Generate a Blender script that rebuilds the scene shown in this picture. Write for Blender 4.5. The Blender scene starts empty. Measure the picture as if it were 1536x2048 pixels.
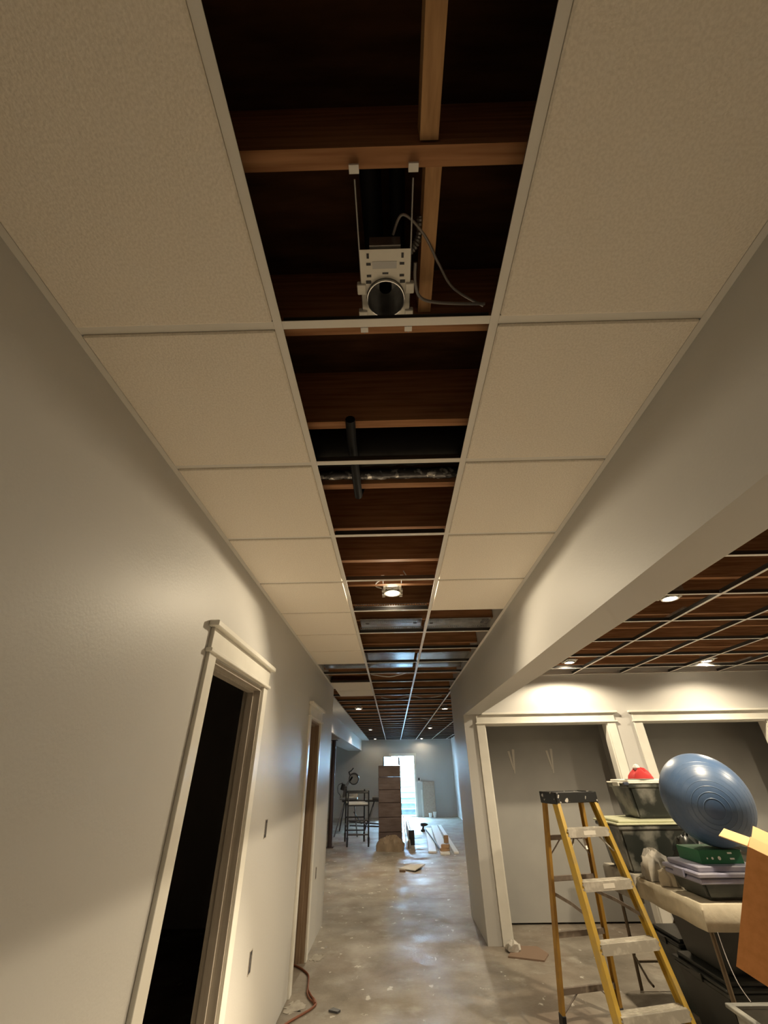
import bpy, bmesh, math, random
from mathutils import Matrix, Vector

random.seed(7)
SC = bpy.context.scene
COL = SC.collection
PI = math.pi

# ------------------------------------------------------------------ camera
cam_d = bpy.data.cameras.new('camera')
cam = bpy.data.objects.new('camera', cam_d)
COL.objects.link(cam)
cam_d.sensor_fit = 'VERTICAL'
cam_d.sensor_height = 32.0
cam_d.lens = 807.81 / 2048 * 32.0
cam_d.clip_start = 0.02
cam_d.clip_end = 200
R = Matrix(((0.99969618, 0.02273766, 0.00951565),
            (0.02026829, -0.53862601, -0.84230115),
            (-0.01402658, 0.84223810, -0.53892322)))
EYE = 1.52
cam.matrix_world = Matrix.Translation((0, 0, EYE)) @ R.to_4x4()
SC.camera = cam

# ------------------------------------------------------------------ world, exposure
world = bpy.data.worlds.new('sky')
SC.world = world
world.use_nodes = True
bg = world.node_tree.nodes['Background']
bg.inputs[0].default_value = (0.40, 0.71, 1.0, 1)
bg.inputs[1].default_value = 75.0
SC.view_settings.view_transform = 'Standard'
SC.view_settings.look = 'None'
SC.view_settings.gamma = 1
SC.view_settings.use_curve_mapping = False
SC.view_settings.exposure = 0.95
LAMP_W = 85.0
LAMP_COL = (1.0, 0.835, 0.585)

# ------------------------------------------------------------------ levels
GRID = 2.583      # underside of the suspended grid
JB = 2.657        # underside of the joists
DECK = 2.947      # underside of the deck boards
SOF = 2.11        # underside of the dropped beam
XL, XR = -0.888, 0.918
WF = 5.85         # face of the closet wall
FAR = 19.3
YB = -5.2         # wall behind the viewer

# ------------------------------------------------------------------ materials
def mat(name, col, rough=0.6, metal=0.0, noise=None, bump=None, spec=None, emit=None, coat=None):
    m = bpy.data.materials.new(name)
    m.use_nodes = True
    nt = m.node_tree
    b = nt.nodes['Principled BSDF']
    b.inputs['Base Color'].default_value = (*col, 1)
    b.inputs['Roughness'].default_value = rough
    b.inputs['Metallic'].default_value = metal
    if spec is not None:
        b.inputs['Specular IOR Level'].default_value = spec
    if coat is not None:
        b.inputs['Coat Weight'].default_value = coat
    if emit:
        b.inputs['Emission Color'].default_value = (*emit[0], 1)
        b.inputs['Emission Strength'].default_value = emit[1]
    tc = None
    if noise or bump:
        tc = nt.nodes.new('ShaderNodeTexCoord')
    if noise:   # (colour2, scale, detail, (sx,sy,sz), lo, hi)
        c2, sc, det, st, lo, hi = noise
        mp = nt.nodes.new('ShaderNodeMapping'); mp.inputs['Scale'].default_value = st
        n = nt.nodes.new('ShaderNodeTexNoise'); n.inputs['Scale'].default_value = sc; n.inputs['Detail'].default_value = det
        r = nt.nodes.new('ShaderNodeValToRGB')
        r.color_ramp.elements[0].position = lo; r.color_ramp.elements[0].color = (*col, 1)
        r.color_ramp.elements[1].position = hi; r.color_ramp.elements[1].color = (*c2, 1)
        nt.links.new(tc.outputs['Object'], mp.inputs[0]); nt.links.new(mp.outputs[0], n.inputs['Vector'])
        nt.links.new(n.outputs[0], r.inputs[0]); nt.links.new(r.outputs[0], b.inputs['Base Color'])
    if bump:    # (scale, strength)
        n2 = nt.nodes.new('ShaderNodeTexNoise'); n2.inputs['Scale'].default_value = bump[0]; n2.inputs['Detail'].default_value = 4
        bp = nt.nodes.new('ShaderNodeBump'); bp.inputs['Strength'].default_value = bump[1]; bp.inputs['Distance'].default_value = 0.01
        nt.links.new(tc.outputs['Object'], n2.inputs['Vector']); nt.links.new(n2.outputs[0], bp.inputs['Height'])
        nt.links.new(bp.outputs[0], b.inputs['Normal'])
    return m

M = {}
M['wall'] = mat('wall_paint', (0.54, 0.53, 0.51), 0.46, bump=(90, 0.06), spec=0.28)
M['closet'] = mat('closet_shade_paint', (0.33, 0.325, 0.31), 0.55, noise=((0.38, 0.37, 0.35), 2.0, 3, (1, 1, 1), 0.35, 0.7), spec=0.3)  # wall paint darkened: shade of the unlit closets put into the colour
M['soffit'] = mat('soffit_paint', (0.54, 0.53, 0.51), 0.5, bump=(90, 0.05), spec=0.3)
M['trim'] = mat('trim_paint', (0.70, 0.68, 0.62), 0.35, noise=((0.76, 0.74, 0.68), 6, 2, (1, 1, 1), 0.3, 0.7))
M['jamb'] = mat('jamb_paint', (0.44, 0.40, 0.35), 0.3, noise=((0.36, 0.32, 0.27), 9, 3, (6, 6, 0.4), 0.35, 0.7))
M['jambwood'] = mat('jamb_wood', (0.30, 0.22, 0.15), 0.45, noise=((0.20, 0.135, 0.085), 8, 3, (8, 8, 0.4), 0.35, 0.7))
M['tile'] = mat('ceiling_tile', (0.92, 0.86, 0.77), 0.95, noise=((0.84, 0.78, 0.69), 160, 4, (1, 1, 1), 0.4, 0.62), bump=(170, 0.25), spec=0.05)
M['grid'] = mat('grid_white', (0.78, 0.76, 0.72), 0.35)
M['teestem'] = mat('tee_stem', (0.06, 0.055, 0.05), 0.5, 0.3)
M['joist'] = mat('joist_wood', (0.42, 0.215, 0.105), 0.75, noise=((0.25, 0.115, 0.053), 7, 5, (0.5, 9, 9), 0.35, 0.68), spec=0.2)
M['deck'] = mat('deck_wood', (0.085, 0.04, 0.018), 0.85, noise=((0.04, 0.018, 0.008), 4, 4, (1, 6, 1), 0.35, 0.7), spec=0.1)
M['block'] = mat('block_wood', (0.50, 0.29, 0.13), 0.7, noise=((0.34, 0.18, 0.075), 9, 4, (8, 1, 1), 0.35, 0.7))
M['white_plastic'] = mat('white_plastic', (0.78, 0.77, 0.74), 0.4)
M['galv'] = mat('galvanised_steel', (0.62, 0.63, 0.64), 0.32, 0.9, noise=((0.5, 0.51, 0.53), 22, 2, (1, 1, 1), 0.4, 0.6))
M['sheet'] = mat('sheet_metal', (0.60, 0.61, 0.63), 0.22, 0.85, noise=((0.5, 0.5, 0.52), 12, 2, (1, 1, 1), 0.4, 0.6), bump=(6, 0.15))
M['whitemetal'] = mat('white_enamel', (0.74, 0.72, 0.66), 0.4)
M['bulb'] = mat('lamp_face', (1, 0.95, 0.85), 0.5, emit=((1.0, 0.86, 0.62), 60.0))
M['trimring'] = mat('lamp_ring', (0.85, 0.83, 0.78), 0.35)
M['duct'] = mat('duct_black', (0.006, 0.006, 0.0065), 0.5, bump=(14, 0.4), spec=0.15)
M['foil'] = mat('duct_foil', (0.10, 0.10, 0.11), 0.22, 0.5, noise=((0.7, 0.7, 0.7), 30, 3, (1, 1, 1), 0.55, 0.66), bump=(28, 0.8))
M['pipe'] = mat('black_pipe', (0.008, 0.008, 0.009), 0.6, spec=0.15)
M['cable'] = mat('cable_sheath', (0.22, 0.20, 0.19), 0.5)
M['conduit'] = mat('steel_conduit', (0.25, 0.25, 0.25), 0.4, 0.7)
M['yellow'] = mat('yellow_fibreglass', (0.47, 0.31, 0.05), 0.45, noise=((0.34, 0.25, 0.10), 10, 5, (1, 1, 1), 0.5, 0.72))
M['amber'] = mat('worn_fibreglass', (0.36, 0.20, 0.035), 0.45, noise=((0.24, 0.13, 0.04), 8, 4, (1, 1, 1), 0.45, 0.75))
M['alu'] = mat('worn_aluminium', (0.52, 0.49, 0.43), 0.45, 0.35, noise=((0.66, 0.63, 0.56), 24, 4, (1, 1, 1), 0.5, 0.66))
M['brace'] = mat('dull_brace', (0.20, 0.16, 0.13), 0.5, 0.3, noise=((0.30, 0.25, 0.2), 20, 3, (1, 1, 1), 0.5, 0.7))
M['cap'] = mat('black_cap', (0.02, 0.02, 0.02), 0.35, noise=((0.55, 0.53, 0.5), 26, 4, (1, 1, 1), 0.62, 0.66))
M['label'] = mat('step_label', (0.74, 0.70, 0.62), 0.6)
M['steel'] = mat('steel', (0.55, 0.55, 0.55), 0.35, 0.8)
M['ball'] = mat('ball_vinyl', (0.048, 0.092, 0.185), 0.38, noise=((0.085, 0.125, 0.205), 4, 4, (1, 1, 1), 0.4, 0.75), spec=0.5)
M['ballrib'] = mat('ball_ridge', (0.068, 0.114, 0.20), 0.38)
M['clear'] = mat('clear_tub', (0.20, 0.195, 0.17), 0.3, noise=((0.022, 0.025, 0.022), 4, 5, (1, 1, 1), 0.38, 0.50), spec=0.6)
M['clearlid'] = mat('yellowish_lid', (0.52, 0.53, 0.36), 0.4)
M['whitelid'] = mat('white_lid', (0.74, 0.72, 0.66), 0.4)
M['navy'] = mat('navy_clip', (0.05, 0.06, 0.09), 0.4)
M['purple'] = mat('slate_lid', (0.22, 0.22, 0.31), 0.38, noise=((0.34, 0.33, 0.38), 5, 4, (1, 1, 1), 0.45, 0.75))
M['darktub'] = mat('dark_tub', (0.035, 0.042, 0.040), 0.35, noise=((0.11, 0.11, 0.10), 6, 4, (1, 1, 1), 0.5, 0.8))
M['blacktub'] = mat('black_tub', (0.016, 0.018, 0.017), 0.4, noise=((0.06, 0.055, 0.05), 5, 4, (1, 1, 1), 0.55, 0.85))
M['greytub'] = mat('grey_tub', (0.17, 0.17, 0.155), 0.45, noise=((0.34, 0.33, 0.29), 7, 4, (1, 1, 1), 0.45, 0.75))
M['dust'] = mat('dusty_grey', (0.28, 0.26, 0.225), 0.9, noise=((0.18, 0.17, 0.15), 9, 4, (1, 1, 1), 0.4, 0.7))
M['green'] = mat('green_card', (0.012, 0.125, 0.055), 0.5)
M['print'] = mat('white_print', (0.8, 0.8, 0.76), 0.6)
M['kraft'] = mat('cardboard', (0.46, 0.205, 0.075), 0.85, noise=((0.40, 0.175, 0.06), 30, 3, (1, 1, 1), 0.4, 0.7), spec=0.1)
M['kraftin'] = mat('cardboard_inside', (0.60, 0.40, 0.20), 0.85, spec=0.1)
M['cloth'] = mat('canvas_cloth', (0.50, 0.45, 0.35), 0.95, noise=((0.42, 0.375, 0.29), 14, 4, (1, 1, 1), 0.35, 0.7), bump=(30, 0.2), spec=0.05)
M['rag'] = mat('dusty_plastic', (0.36, 0.33, 0.28), 0.6, noise=((0.20, 0.19, 0.17), 8, 4, (1, 1, 1), 0.4, 0.7), bump=(10, 0.5))
M['tabletop'] = mat('table_laminate', (0.50, 0.46, 0.38), 0.5)
M['tableleg'] = mat('table_leg', (0.13, 0.095, 0.06), 0.4, 0.4)
M['red'] = mat('red_felt', (0.50, 0.03, 0.03), 0.8)
M['fluff'] = mat('white_fluff', (0.82, 0.78, 0.74), 1.0, bump=(120, 0.6))
M['orangecord'] = mat('cord_rubber', (0.20, 0.065, 0.03), 0.5)
M['browncard'] = mat('brown_wrap', (0.085, 0.058, 0.052), 0.5, noise=((0.14, 0.105, 0.10), 3, 4, (1, 1, 5), 0.35, 0.7), spec=0.4)
M['sack'] = mat('paper_sack', (0.30, 0.225, 0.155), 0.8, noise=((0.20, 0.145, 0.095), 6, 4, (1, 1, 1), 0.35, 0.7), bump=(8, 0.5))
M['black'] = mat('black_paint', (0.015, 0.016, 0.018), 0.4)
M['darkgrey'] = mat('dark_grey', (0.06, 0.06, 0.065), 0.5)
M['postred'] = mat('oxide_paint', (0.035, 0.018, 0.016), 0.5)
M['lightgrey'] = mat('light_grey', (0.5, 0.51, 0.52), 0.4)
M['sawgrey'] = mat('saw_grey', (0.19, 0.20, 0.21), 0.4, 0.3)
M['whiteboard'] = mat('primed_white', (0.74, 0.74, 0.72), 0.5)
M['blue_door'] = mat('door_white', (0.72, 0.74, 0.75), 0.4)
M['pinewood'] = mat('pine', (0.40, 0.25, 0.14), 0.7, noise=((0.28, 0.16, 0.08), 10, 3, (1, 1, 6), 0.4, 0.7))
M['tan'] = mat('hardboard_tan', (0.42, 0.33, 0.26), 0.8, noise=((0.36, 0.28, 0.22), 20, 3, (1, 1, 1), 0.4, 0.7))
M['darkbox'] = mat('box_recess', (0.03, 0.03, 0.035), 0.6)
M['brownscrap'] = mat('brown_scrap', (0.25, 0.17, 0.12), 0.85)
M['greyscrap'] = mat('grey_scrap', (0.48, 0.46, 0.42), 0.8)
M['mud'] = mat('joint_compound', (0.58, 0.55, 0.50), 0.9)
M['dustpale'] = mat('plaster_dust', (0.46, 0.43, 0.38), 0.95, noise=((0.34, 0.31, 0.27), 14, 4, (1, 1, 1), 0.4, 0.7), spec=0.05)
M['concrete'] = mat('step_concrete', (0.13, 0.15, 0.155), 0.9, noise=((0.10, 0.115, 0.12), 6, 4, (1, 1, 1), 0.4, 0.7))

def floor_mat():
    m = bpy.data.materials.new('floor_concrete'); m.use_nodes = True
    nt = m.node_tree; N = nt.nodes; L = nt.links; b = N['Principled BSDF']
    tc = N.new('ShaderNodeTexCoord')
    def noise(scale, det, st=(1, 1, 1), rough=0.5):
        mp = N.new('ShaderNodeMapping'); mp.inputs['Scale'].default_value = st
        n = N.new('ShaderNodeTexNoise'); n.inputs['Scale'].default_value = scale; n.inputs['Detail'].default_value = det
        n.inputs['Roughness'].default_value = rough
        L.new(tc.outputs['Object'], mp.inputs[0]); L.new(mp.outputs[0], n.inputs['Vector']); return n.outputs[0]
    def ramp(src, stops):
        r = N.new('ShaderNodeValToRGB'); e = r.color_ramp.elements
        while len(e) < len(stops): e.new(0.5)
        for k, (p, c) in enumerate(stops):
            e[k].position = p; e[k].color = (*c, 1)
        L.new(src, r.inputs[0]); return r.outputs[0]
    def mix(f, a, c):
        x = N.new('ShaderNodeMix'); x.data_type = 'RGBA'
        L.new(f, x.inputs[0]); L.new(a, x.inputs[6]); L.new(c, x.inputs[7]); return x.outputs[2]
    base = ramp(noise(1.6, 9, (1, 1, 1), 0.68), [(0.34, (0.17, 0.145, 0.115)), (0.5, (0.255, 0.222, 0.18)), (0.68, (0.35, 0.315, 0.265))])
    rust = ramp(noise(0.9, 3, (1.3, 0.8, 1)), [(0.5, (0, 0, 0)), (0.72, (0.55, 0.55, 0.55))])
    rc = N.new('ShaderNodeRGB'); rc.outputs[0].default_value = (0.215, 0.145, 0.105, 1)
    c1 = mix(rust, base, rc.outputs[0])
    dust = ramp(noise(3.4, 7, (1, 1, 1), 0.62), [(0.56, (0, 0, 0)), (0.70, (0.55, 0.55, 0.55))])
    dc = N.new('ShaderNodeRGB'); dc.outputs[0].default_value = (0.43, 0.41, 0.36, 1)
    c2 = mix(dust, c1, dc.outputs[0])
    spk = ramp(noise(8.5, 4, (1.1, 0.75, 1), 0.55), [(0.655, (0, 0, 0)), (0.69, (0.85, 0.85, 0.85))])
    sc_ = N.new('ShaderNodeRGB'); sc_.outputs[0].default_value = (0.62, 0.59, 0.53, 1)
    c3 = mix(spk, c2, sc_.outputs[0])
    L.new(c3, b.inputs['Base Color'])
    rr = ramp(noise(2.0, 5), [(0.35, (0.42, 0.42, 0.42)), (0.65, (0.75, 0.75, 0.75))])
    L.new(rr, b.inputs['Roughness'])
    bp = N.new('ShaderNodeBump'); bp.inputs['Strength'].default_value = 0.18; bp.inputs['Distance'].default_value = 0.01
    L.new(noise(40, 4), bp.inputs['Height']); L.new(bp.outputs[0], b.inputs['Normal'])
    return m
M['floor'] = floor_mat()

# ------------------------------------------------------------------ mesh builder
class MB:
    def __init__(s): s.v = []; s.f = []
    def add(s, vs, fs):
        n = len(s.v); s.v += [tuple(v) for v in vs]; s.f += [tuple(i + n for i in f) for f in fs]; return s
    def box(s, x0, x1, y0, y1, z0, z1):
        return s.add([(x0, y0, z0), (x1, y0, z0), (x1, y1, z0), (x0, y1, z0), (x0, y0, z1), (x1, y0, z1), (x1, y1, z1), (x0, y1, z1)],
                     [(0, 3, 2, 1), (4, 5, 6, 7), (0, 1, 5, 4), (1, 2, 6, 5), (2, 3, 7, 6), (3, 0, 4, 7)])
    def beam(s, p0, p1, w, d, side=(1, 0, 0), w1=None, d1=None):
        p0 = Vector(p0); p1 = Vector(p1); a = (p1 - p0).normalized(); sd = Vector(side)
        sd = (sd - a * sd.dot(a)).normalized(); o = a.cross(sd)
        w1 = w if w1 is None else w1; d1 = d if d1 is None else d1
        vs = []
        for p, ww, dd in ((p0, w, d), (p1, w1, d1)):
            for i, j in ((-1, -1), (1, -1), (1, 1), (-1, 1)):
                vs.append(p + sd * (i * ww / 2) + o * (j * dd / 2))
        return s.add(vs, [(0, 3, 2, 1), (4, 5, 6, 7), (0, 1, 5, 4), (1, 2, 6, 5), (2, 3, 7, 6), (3, 0, 4, 7)])
    def tube(s, pts, r, n=8, caps=True):
        pts = [Vector(p) for p in pts]; rs = r if isinstance(r, (list, tuple)) else [r] * len(pts)
        a = (pts[1] - pts[0]).normalized(); ref = Vector((0, 0, 1)) if abs(a.z) < 0.9 else Vector((1, 0, 0))
        u = a.cross(ref).normalized(); vs = []; fs = []
        for i, p in enumerate(pts):
            t = (pts[min(i + 1, len(pts) - 1)] - pts[max(i - 1, 0)]).normalized()
            u = (u - t * u.dot(t)).normalized(); w = t.cross(u)
            for k in range(n):
                c = 2 * PI * k / n; vs.append(p + (u * math.cos(c) + w * math.sin(c)) * rs[i])
        for i in range(len(pts) - 1):
            for k in range(n):
                fs.append((i * n + k, i * n + (k + 1) % n, (i + 1) * n + (k + 1) % n, (i + 1) * n + k))
        if caps:
            fs.append(tuple(range(n))[::-1]); fs.append(tuple(range((len(pts) - 1) * n, len(pts) * n)))
        return s.add(vs, fs)
    def lathe(s, prof, n=24, c=(0, 0, 0), cap0=False, cap1=False):
        vs = []; fs = []
        for r, z in prof:
            for k in range(n):
                t = 2 * PI * k / n; vs.append((c[0] + r * math.cos(t), c[1] + r * math.sin(t), c[2] + z))
        for i in range(len(prof) - 1):
            for k in range(n):
                fs.append((i * n + k, i * n + (k + 1) % n, (i + 1) * n + (k + 1) % n, (i + 1) * n + k))
        if cap0: fs.append(tuple(range(n))[::-1])
        if cap1: fs.append(tuple(range((len(prof) - 1) * n, len(prof) * n)))
        return s.add(vs, fs)
    def frustum(s, x0, x1, y0, y1, z0, z1, inset):
        i = inset
        return s.add([(x0 + i, y0 + i, z0), (x1 - i, y0 + i, z0), (x1 - i, y1 - i, z0), (x0 + i, y1 - i, z0), (x0, y0, z1), (x1, y0, z1), (x1, y1, z1), (x0, y1, z1)],
                     [(0, 3, 2, 1), (4, 5, 6, 7), (0, 1, 5, 4), (1, 2, 6, 5), (2, 3, 7, 6), (3, 0, 4, 7)])
    def prism(s, poly, z0, z1):
        n = len(poly)
        return s.add([(x, y, z0) for x, y in poly] + [(x, y, z1) for x, y in poly],
                     [tuple(range(n))[::-1], tuple(range(n, 2 * n))] + [(k, (k + 1) % n, n + (k + 1) % n, n + k) for k in range(n)])
    def xf(s, mtx):
        s.v = [tuple(mtx @ Vector(v)) for v in s.v]; return s
    def mesh(s, name, m, smooth=False, bevel=0.0, seg=1):
        me = bpy.data.meshes.new(name); me.from_pydata(s.v, [], s.f); me.update()
        bm = bmesh.new(); bm.from_mesh(me)
        if bevel:
            bmesh.ops.bevel(bm, geom=list(bm.edges), offset=bevel, segments=seg, affect='EDGES', clamp_overlap=True)
        bmesh.ops.recalc_face_normals(bm, faces=list(bm.faces))
        bm.to_mesh(me); bm.free()
        if smooth:
            for p in me.polygons: p.use_smooth = True
            try: me.set_sharp_from_angle(angle=math.radians(40))
            except Exception: pass
        me.materials.append(M[m] if isinstance(m, str) else m)
        return me
    def build(s, name, m, parent=None, smooth=False, bevel=0.0, seg=1, label=None):
        return link(name, s.mesh(name, m, smooth, bevel, seg), parent, label)

def link(name, me, parent=None, label=None, loc=None, rz=None):
    o = bpy.data.objects.new(name, me); COL.objects.link(o)
    if parent is not None: o.parent = parent
    if label: o['label'] = label
    if loc is not None: o.location = loc
    if rz is not None: o.rotation_euler = (0, 0, rz)
    return o
def tag(o, label, cat, group=None, kind=None):
    o['label'] = label; o['category'] = cat
    if group: o['group'] = group
    if kind: o['kind'] = kind
    return o
def thing(name, label, cat, loc=(0, 0, 0), rz=0, group=None, kind=None):
    o = bpy.data.objects.new(name, None); COL.objects.link(o); o.empty_display_size = 0.1
    o.location = loc; o.rotation_euler = (0, 0, rz)
    return tag(o, label, cat, group, kind)
def dup(root, loc, rz=0, label=None):
    r = root.copy(); COL.objects.link(r); r.location = loc; r.rotation_euler = (0, 0, rz)
    if label: r['label'] = label
    for ch in [c for c in bpy.data.objects if c.parent == root]:
        c = ch.copy(); COL.objects.link(c); c.parent = r
        for gch in [g for g in bpy.data.objects if g.parent == ch]:
            d = gch.copy(); COL.objects.link(d); d.parent = c
    return r
def struct(name, mb, m, label, cat, bevel=0.0):
    return tag(mb.build(name, m, bevel=bevel), label, cat, kind='structure')

# ================================================================== SETTING
struct('floor', MB().box(-4.6, 5.3, YB - 0.1, 19.45, -0.12, 0), 'floor', 'dusty bare concrete floor with pale paint spots and stains', 'floor')

T = 0.115
mb = MB()
D1 = (2.06, 2.955); D2 = (4.84, 5.49)
for a, b in ((YB, D1[0]), (D1[1], D2[0]), (D2[1], 6.65)):
    mb.box(XL - T, XL, a, b, 0, DECK)
for a, b in (D1, D2): mb.box(XL - T, XL, a, b, 2.005, DECK)
struct('wall_left', mb, 'wall', 'pale grey painted corridor wall with two cased doorways, on the left', 'wall')
struct('wall_partition', MB().box(-4.5, XL - T, 6.53, 6.65, 0, DECK), 'wall', 'pale grey partition closing off the rooms behind the left corridor wall', 'wall')
struct('wall_outer_left', MB().box(-4.6, -4.5, YB - 0.1, 19.45, 0, DECK), 'wall', 'pale grey outer wall of the far room, left of the miter saw', 'wall')
struct('wall_back', MB().box(-4.5, 5.15, YB - 0.1, YB, 0, DECK), 'wall', 'pale grey wall behind the viewer', 'wall')
struct('wall_right_header', MB().box(XR, 1.13, YB, WF, SOF, DECK), 'soffit', 'long dropped beam boxed in grey drywall along the right of the corridor', 'wall')
# closet front wall with two openings
mb = MB(); W0, W1 = WF, WF + T
O1 = (1.17, 2.735); O2 = (3.17, 4.745)
mb.box(XR, O1[0], W0, W1, 0, DECK); mb.box(O1[1], O2[0], W0, W1, 0, DECK); mb.box(O2[1], 5.15, W0, W1, 0, DECK)
for a, b in (O1, O2): mb.box(a, b, W0, W1, 2.0, DECK)
struct('wall_closet_front', mb, 'wall', 'pale grey wall with two white trimmed closet openings', 'wall')
struct('wall_right_stub', MB().box(XR, XR + T, W1, 6.9, 0, DECK), 'wall', 'short grey wall end at the right of the corridor, beside the closets', 'wall')
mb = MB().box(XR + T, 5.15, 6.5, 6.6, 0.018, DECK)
struct('wall_closet_back', mb, 'closet', 'grey back wall inside the two closets, shade put into its colour', 'wall')
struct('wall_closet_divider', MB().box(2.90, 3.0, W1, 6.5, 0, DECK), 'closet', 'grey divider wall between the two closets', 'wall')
struct('closet_gap_shade', MB().box(XR + T, 5.15, 6.6, 6.62, 0, 0.03), 'darkbox', 'dark strip standing in for the shade in the gap under the closet back wall', 'gap')  # no baseboard: dark strip paints the shade seen through the gap
struct('wall_right', MB().box(5.15, 5.25, YB - 0.1, 6.9, 0, DECK), 'wall', 'pale grey right-hand wall of the side room', 'wall')
struct('wall_far_return', MB().box(XR + T, 5.15, 6.8, 6.9, 0, DECK), 'wall', 'wall closing the back of the closets towards the far room', 'wall')
struct('wall_far_right', MB().box(2.4, 2.5, 6.9, 19.45, 0, DECK), 'wall', 'blue-lit grey wall along the right side of the far room', 'wall')
DX = (-0.08, 0.82)
mb = MB().box(-4.5, DX[0], FAR, FAR + 0.15, 0, DECK).box(DX[1], 2.5, FAR, FAR + 0.15, 0, DECK).box(DX[0], DX[1], FAR, FAR + 0.15, 2.0, DECK)
struct('wall_far', mb, 'wall', 'far end wall with the bright exterior doorway', 'wall')

# deck and joists
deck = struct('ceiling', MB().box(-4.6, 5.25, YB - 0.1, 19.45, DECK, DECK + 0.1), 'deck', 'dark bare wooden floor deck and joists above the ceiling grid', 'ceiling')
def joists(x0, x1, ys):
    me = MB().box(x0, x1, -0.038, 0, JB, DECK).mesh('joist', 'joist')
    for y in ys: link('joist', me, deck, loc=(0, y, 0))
J0 = 0.348
joists(XL + 0.003, XR - 0.003, [J0 + 0.406 * k for k in range(-13, 16)])
joists(1.133, 5.147, [J0 + 0.406 * k for k in range(-13, 14)])
joists(-4.49, 2.39, [J0 + 0.406 * k for k in range(17, 47)])
# blocking between the nearest joists
MB().box(0.088, 0.128, -0.054, 0.306, 2.672, 2.76).build('blocking', 'block', deck)
MB().box(0.106, 0.144, 0.352, 0.714, 2.70, 2.79).build('blocking', 'block', deck)

# ------------------------------------------------------------------ suspended grid
grid = thing('ceiling_grid', 'white metal ceiling grid with square panels missing along the middle', 'ceiling grid', kind='structure')
def tee_mesh(name, length, along, fl=0.024):
    h = fl / 2; mb = MB()
    if along == 'y':
        mb.box(-h, h, 0, length, GRID, GRID + 0.002).box(-0.0012, 0.0012, 0, length, GRID + 0.002, GRID + 0.032).box(-0.004, 0.004, 0, length, GRID + 0.026, GRID + 0.034)
    else:
        mb.box(0, length, -h, h, GRID, GRID + 0.002).box(0, length, -0.0012, 0.0012, GRID + 0.002, GRID + 0.03).box(0, length, -0.004, 0.004, GRID + 0.025, GRID + 0.031)
    me = mb.mesh(name, 'grid'); me.materials.append(M['teestem'])      # white face, dark stem
    for p in me.polygons:
        if p.center.z > GRID + 0.0021: p.material_index = 1
    return me
RUN_L, RUN_R = -0.298, 0.312
TEE0 = 0.6715; S = 0.61
def tee(k): return TEE0 + S * k
Y0G = tee(-9)
def runner(x, y0, y1): link('main_runner', tee_mesh('main_runner', y1 - y0, 'y'), grid, loc=(x, y0, 0))
runner(RUN_L, Y0G, FAR - 0.02); runner(RUN_R, Y0G, FAR - 0.02)
runner(0.95, 6.92, FAR - 0.02); runner(1.60, 6.92, FAR - 0.02); runner(2.2, 6.92, FAR - 0.02)
for y in (0,):
    for x in (2.45, 3.10, 3.75, 4.40): runner(x, -0.35, WF - 0.005)
cache = {}
def cross(x0, x1, y):
    L = round(x1 - x0, 4)
    if L not in cache: cache[L] = tee_mesh('cross_tee', L, 'x')
    link('cross_tee', cache[L], grid, loc=(x0, y, 0))
h = 0.0125
for k in range(-9, 10):
    cross(RUN_L + h, RUN_R - h, tee(k)); cross(XL + 0.003, RUN_L - h, tee(k)); cross(RUN_R + h, XR - 0.003, tee(k))
kk = 10
while tee(kk) < FAR - 0.1:
    cols = ((-0.985, RUN_L), (RUN_L, RUN_R), (RUN_R, 0.95), (0.95, 1.60), (1.60, 2.2), (2.2, 2.39))
    if tee(kk) < 6.95: cols = ((XL + 0.003, RUN_L), (RUN_L, RUN_R), (RUN_R, XR - 0.003))
    for a, b in cols:
        cross(a + (h if a in (RUN_L, RUN_R, 0.95, 1.6, 2.2) else 0), b - (h if b in (RUN_L, RUN_R, 0.95, 1.6, 2.2) else 0), tee(kk))
    kk += 1
for j in range(10):
    y = 2.24 + 0.645 * (j - 4)
    if y > WF - 0.1: continue
    xs = [1.135, 2.45, 3.10, 3.75, 4.40, 5.145]
    for a, b in zip(xs, xs[1:]): cross(a + (h if a > 1.2 else 0), b - (h if b < 5 else 0), y)
def angle_y(x, s, y0, y1):
    MB().box(min(x, x + s * 0.022), max(x, x + s * 0.022), y0, y1, GRID - 0.002, GRID).box(min(x, x + s * 0.0015), max(x, x + s * 0.0015), y0, y1, GRID, GRID + 0.022).build('wall_angle', 'grid', grid)
def angle_x(y, x0, x1):
    MB().box(x0, x1, y - 0.022, y, GRID - 0.002, GRID).box(x0, x1, y - 0.0015, y, GRID, GRID + 0.022).build('wall_angle', 'grid', grid)
angle_y(XL, 1, Y0G, 6.65); angle_y(XR, -1, Y0G, 5.85); angle_y(XR, -1, 5.86, 6.9); angle_y(2.4, -1, 6.92, FAR - 0.03)
angle_x(FAR, -0.98, 2.37); angle_x(WF, 1.16, 5.13)
# panels, dropped edge
def tile_mesh(x0, x1):
    i = 0.013; mb = MB().box(x0 + i, x1 - i, i, S - i, GRID - 0.008, GRID + 0.006)
    return mb.mesh('ceiling_tile', 'tile', bevel=0.004)
tl = tile_mesh(XL + 0.012, RUN_L); tr = tile_mesh(RUN_R, XR - 0.012)
for k in list(range(-9, 7)) + [9, 10]: link('ceiling_tile', tl, grid, loc=(0, tee(k), 0))
for k in range(-9, 4): link('ceiling_tile', tr, grid, loc=(0, tee(k), 0))
tc_ = MB().box(RUN_L + 0.013, RUN_R - 0.013, 0.013, S - 0.013, GRID - 0.008, GRID + 0.006).mesh('ceiling_tile', 'tile', bevel=0.004)
for k in list(range(-9, -5)) + [-3]: link('ceiling_tile', tc_, grid, loc=(0, tee(k), 0))
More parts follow.
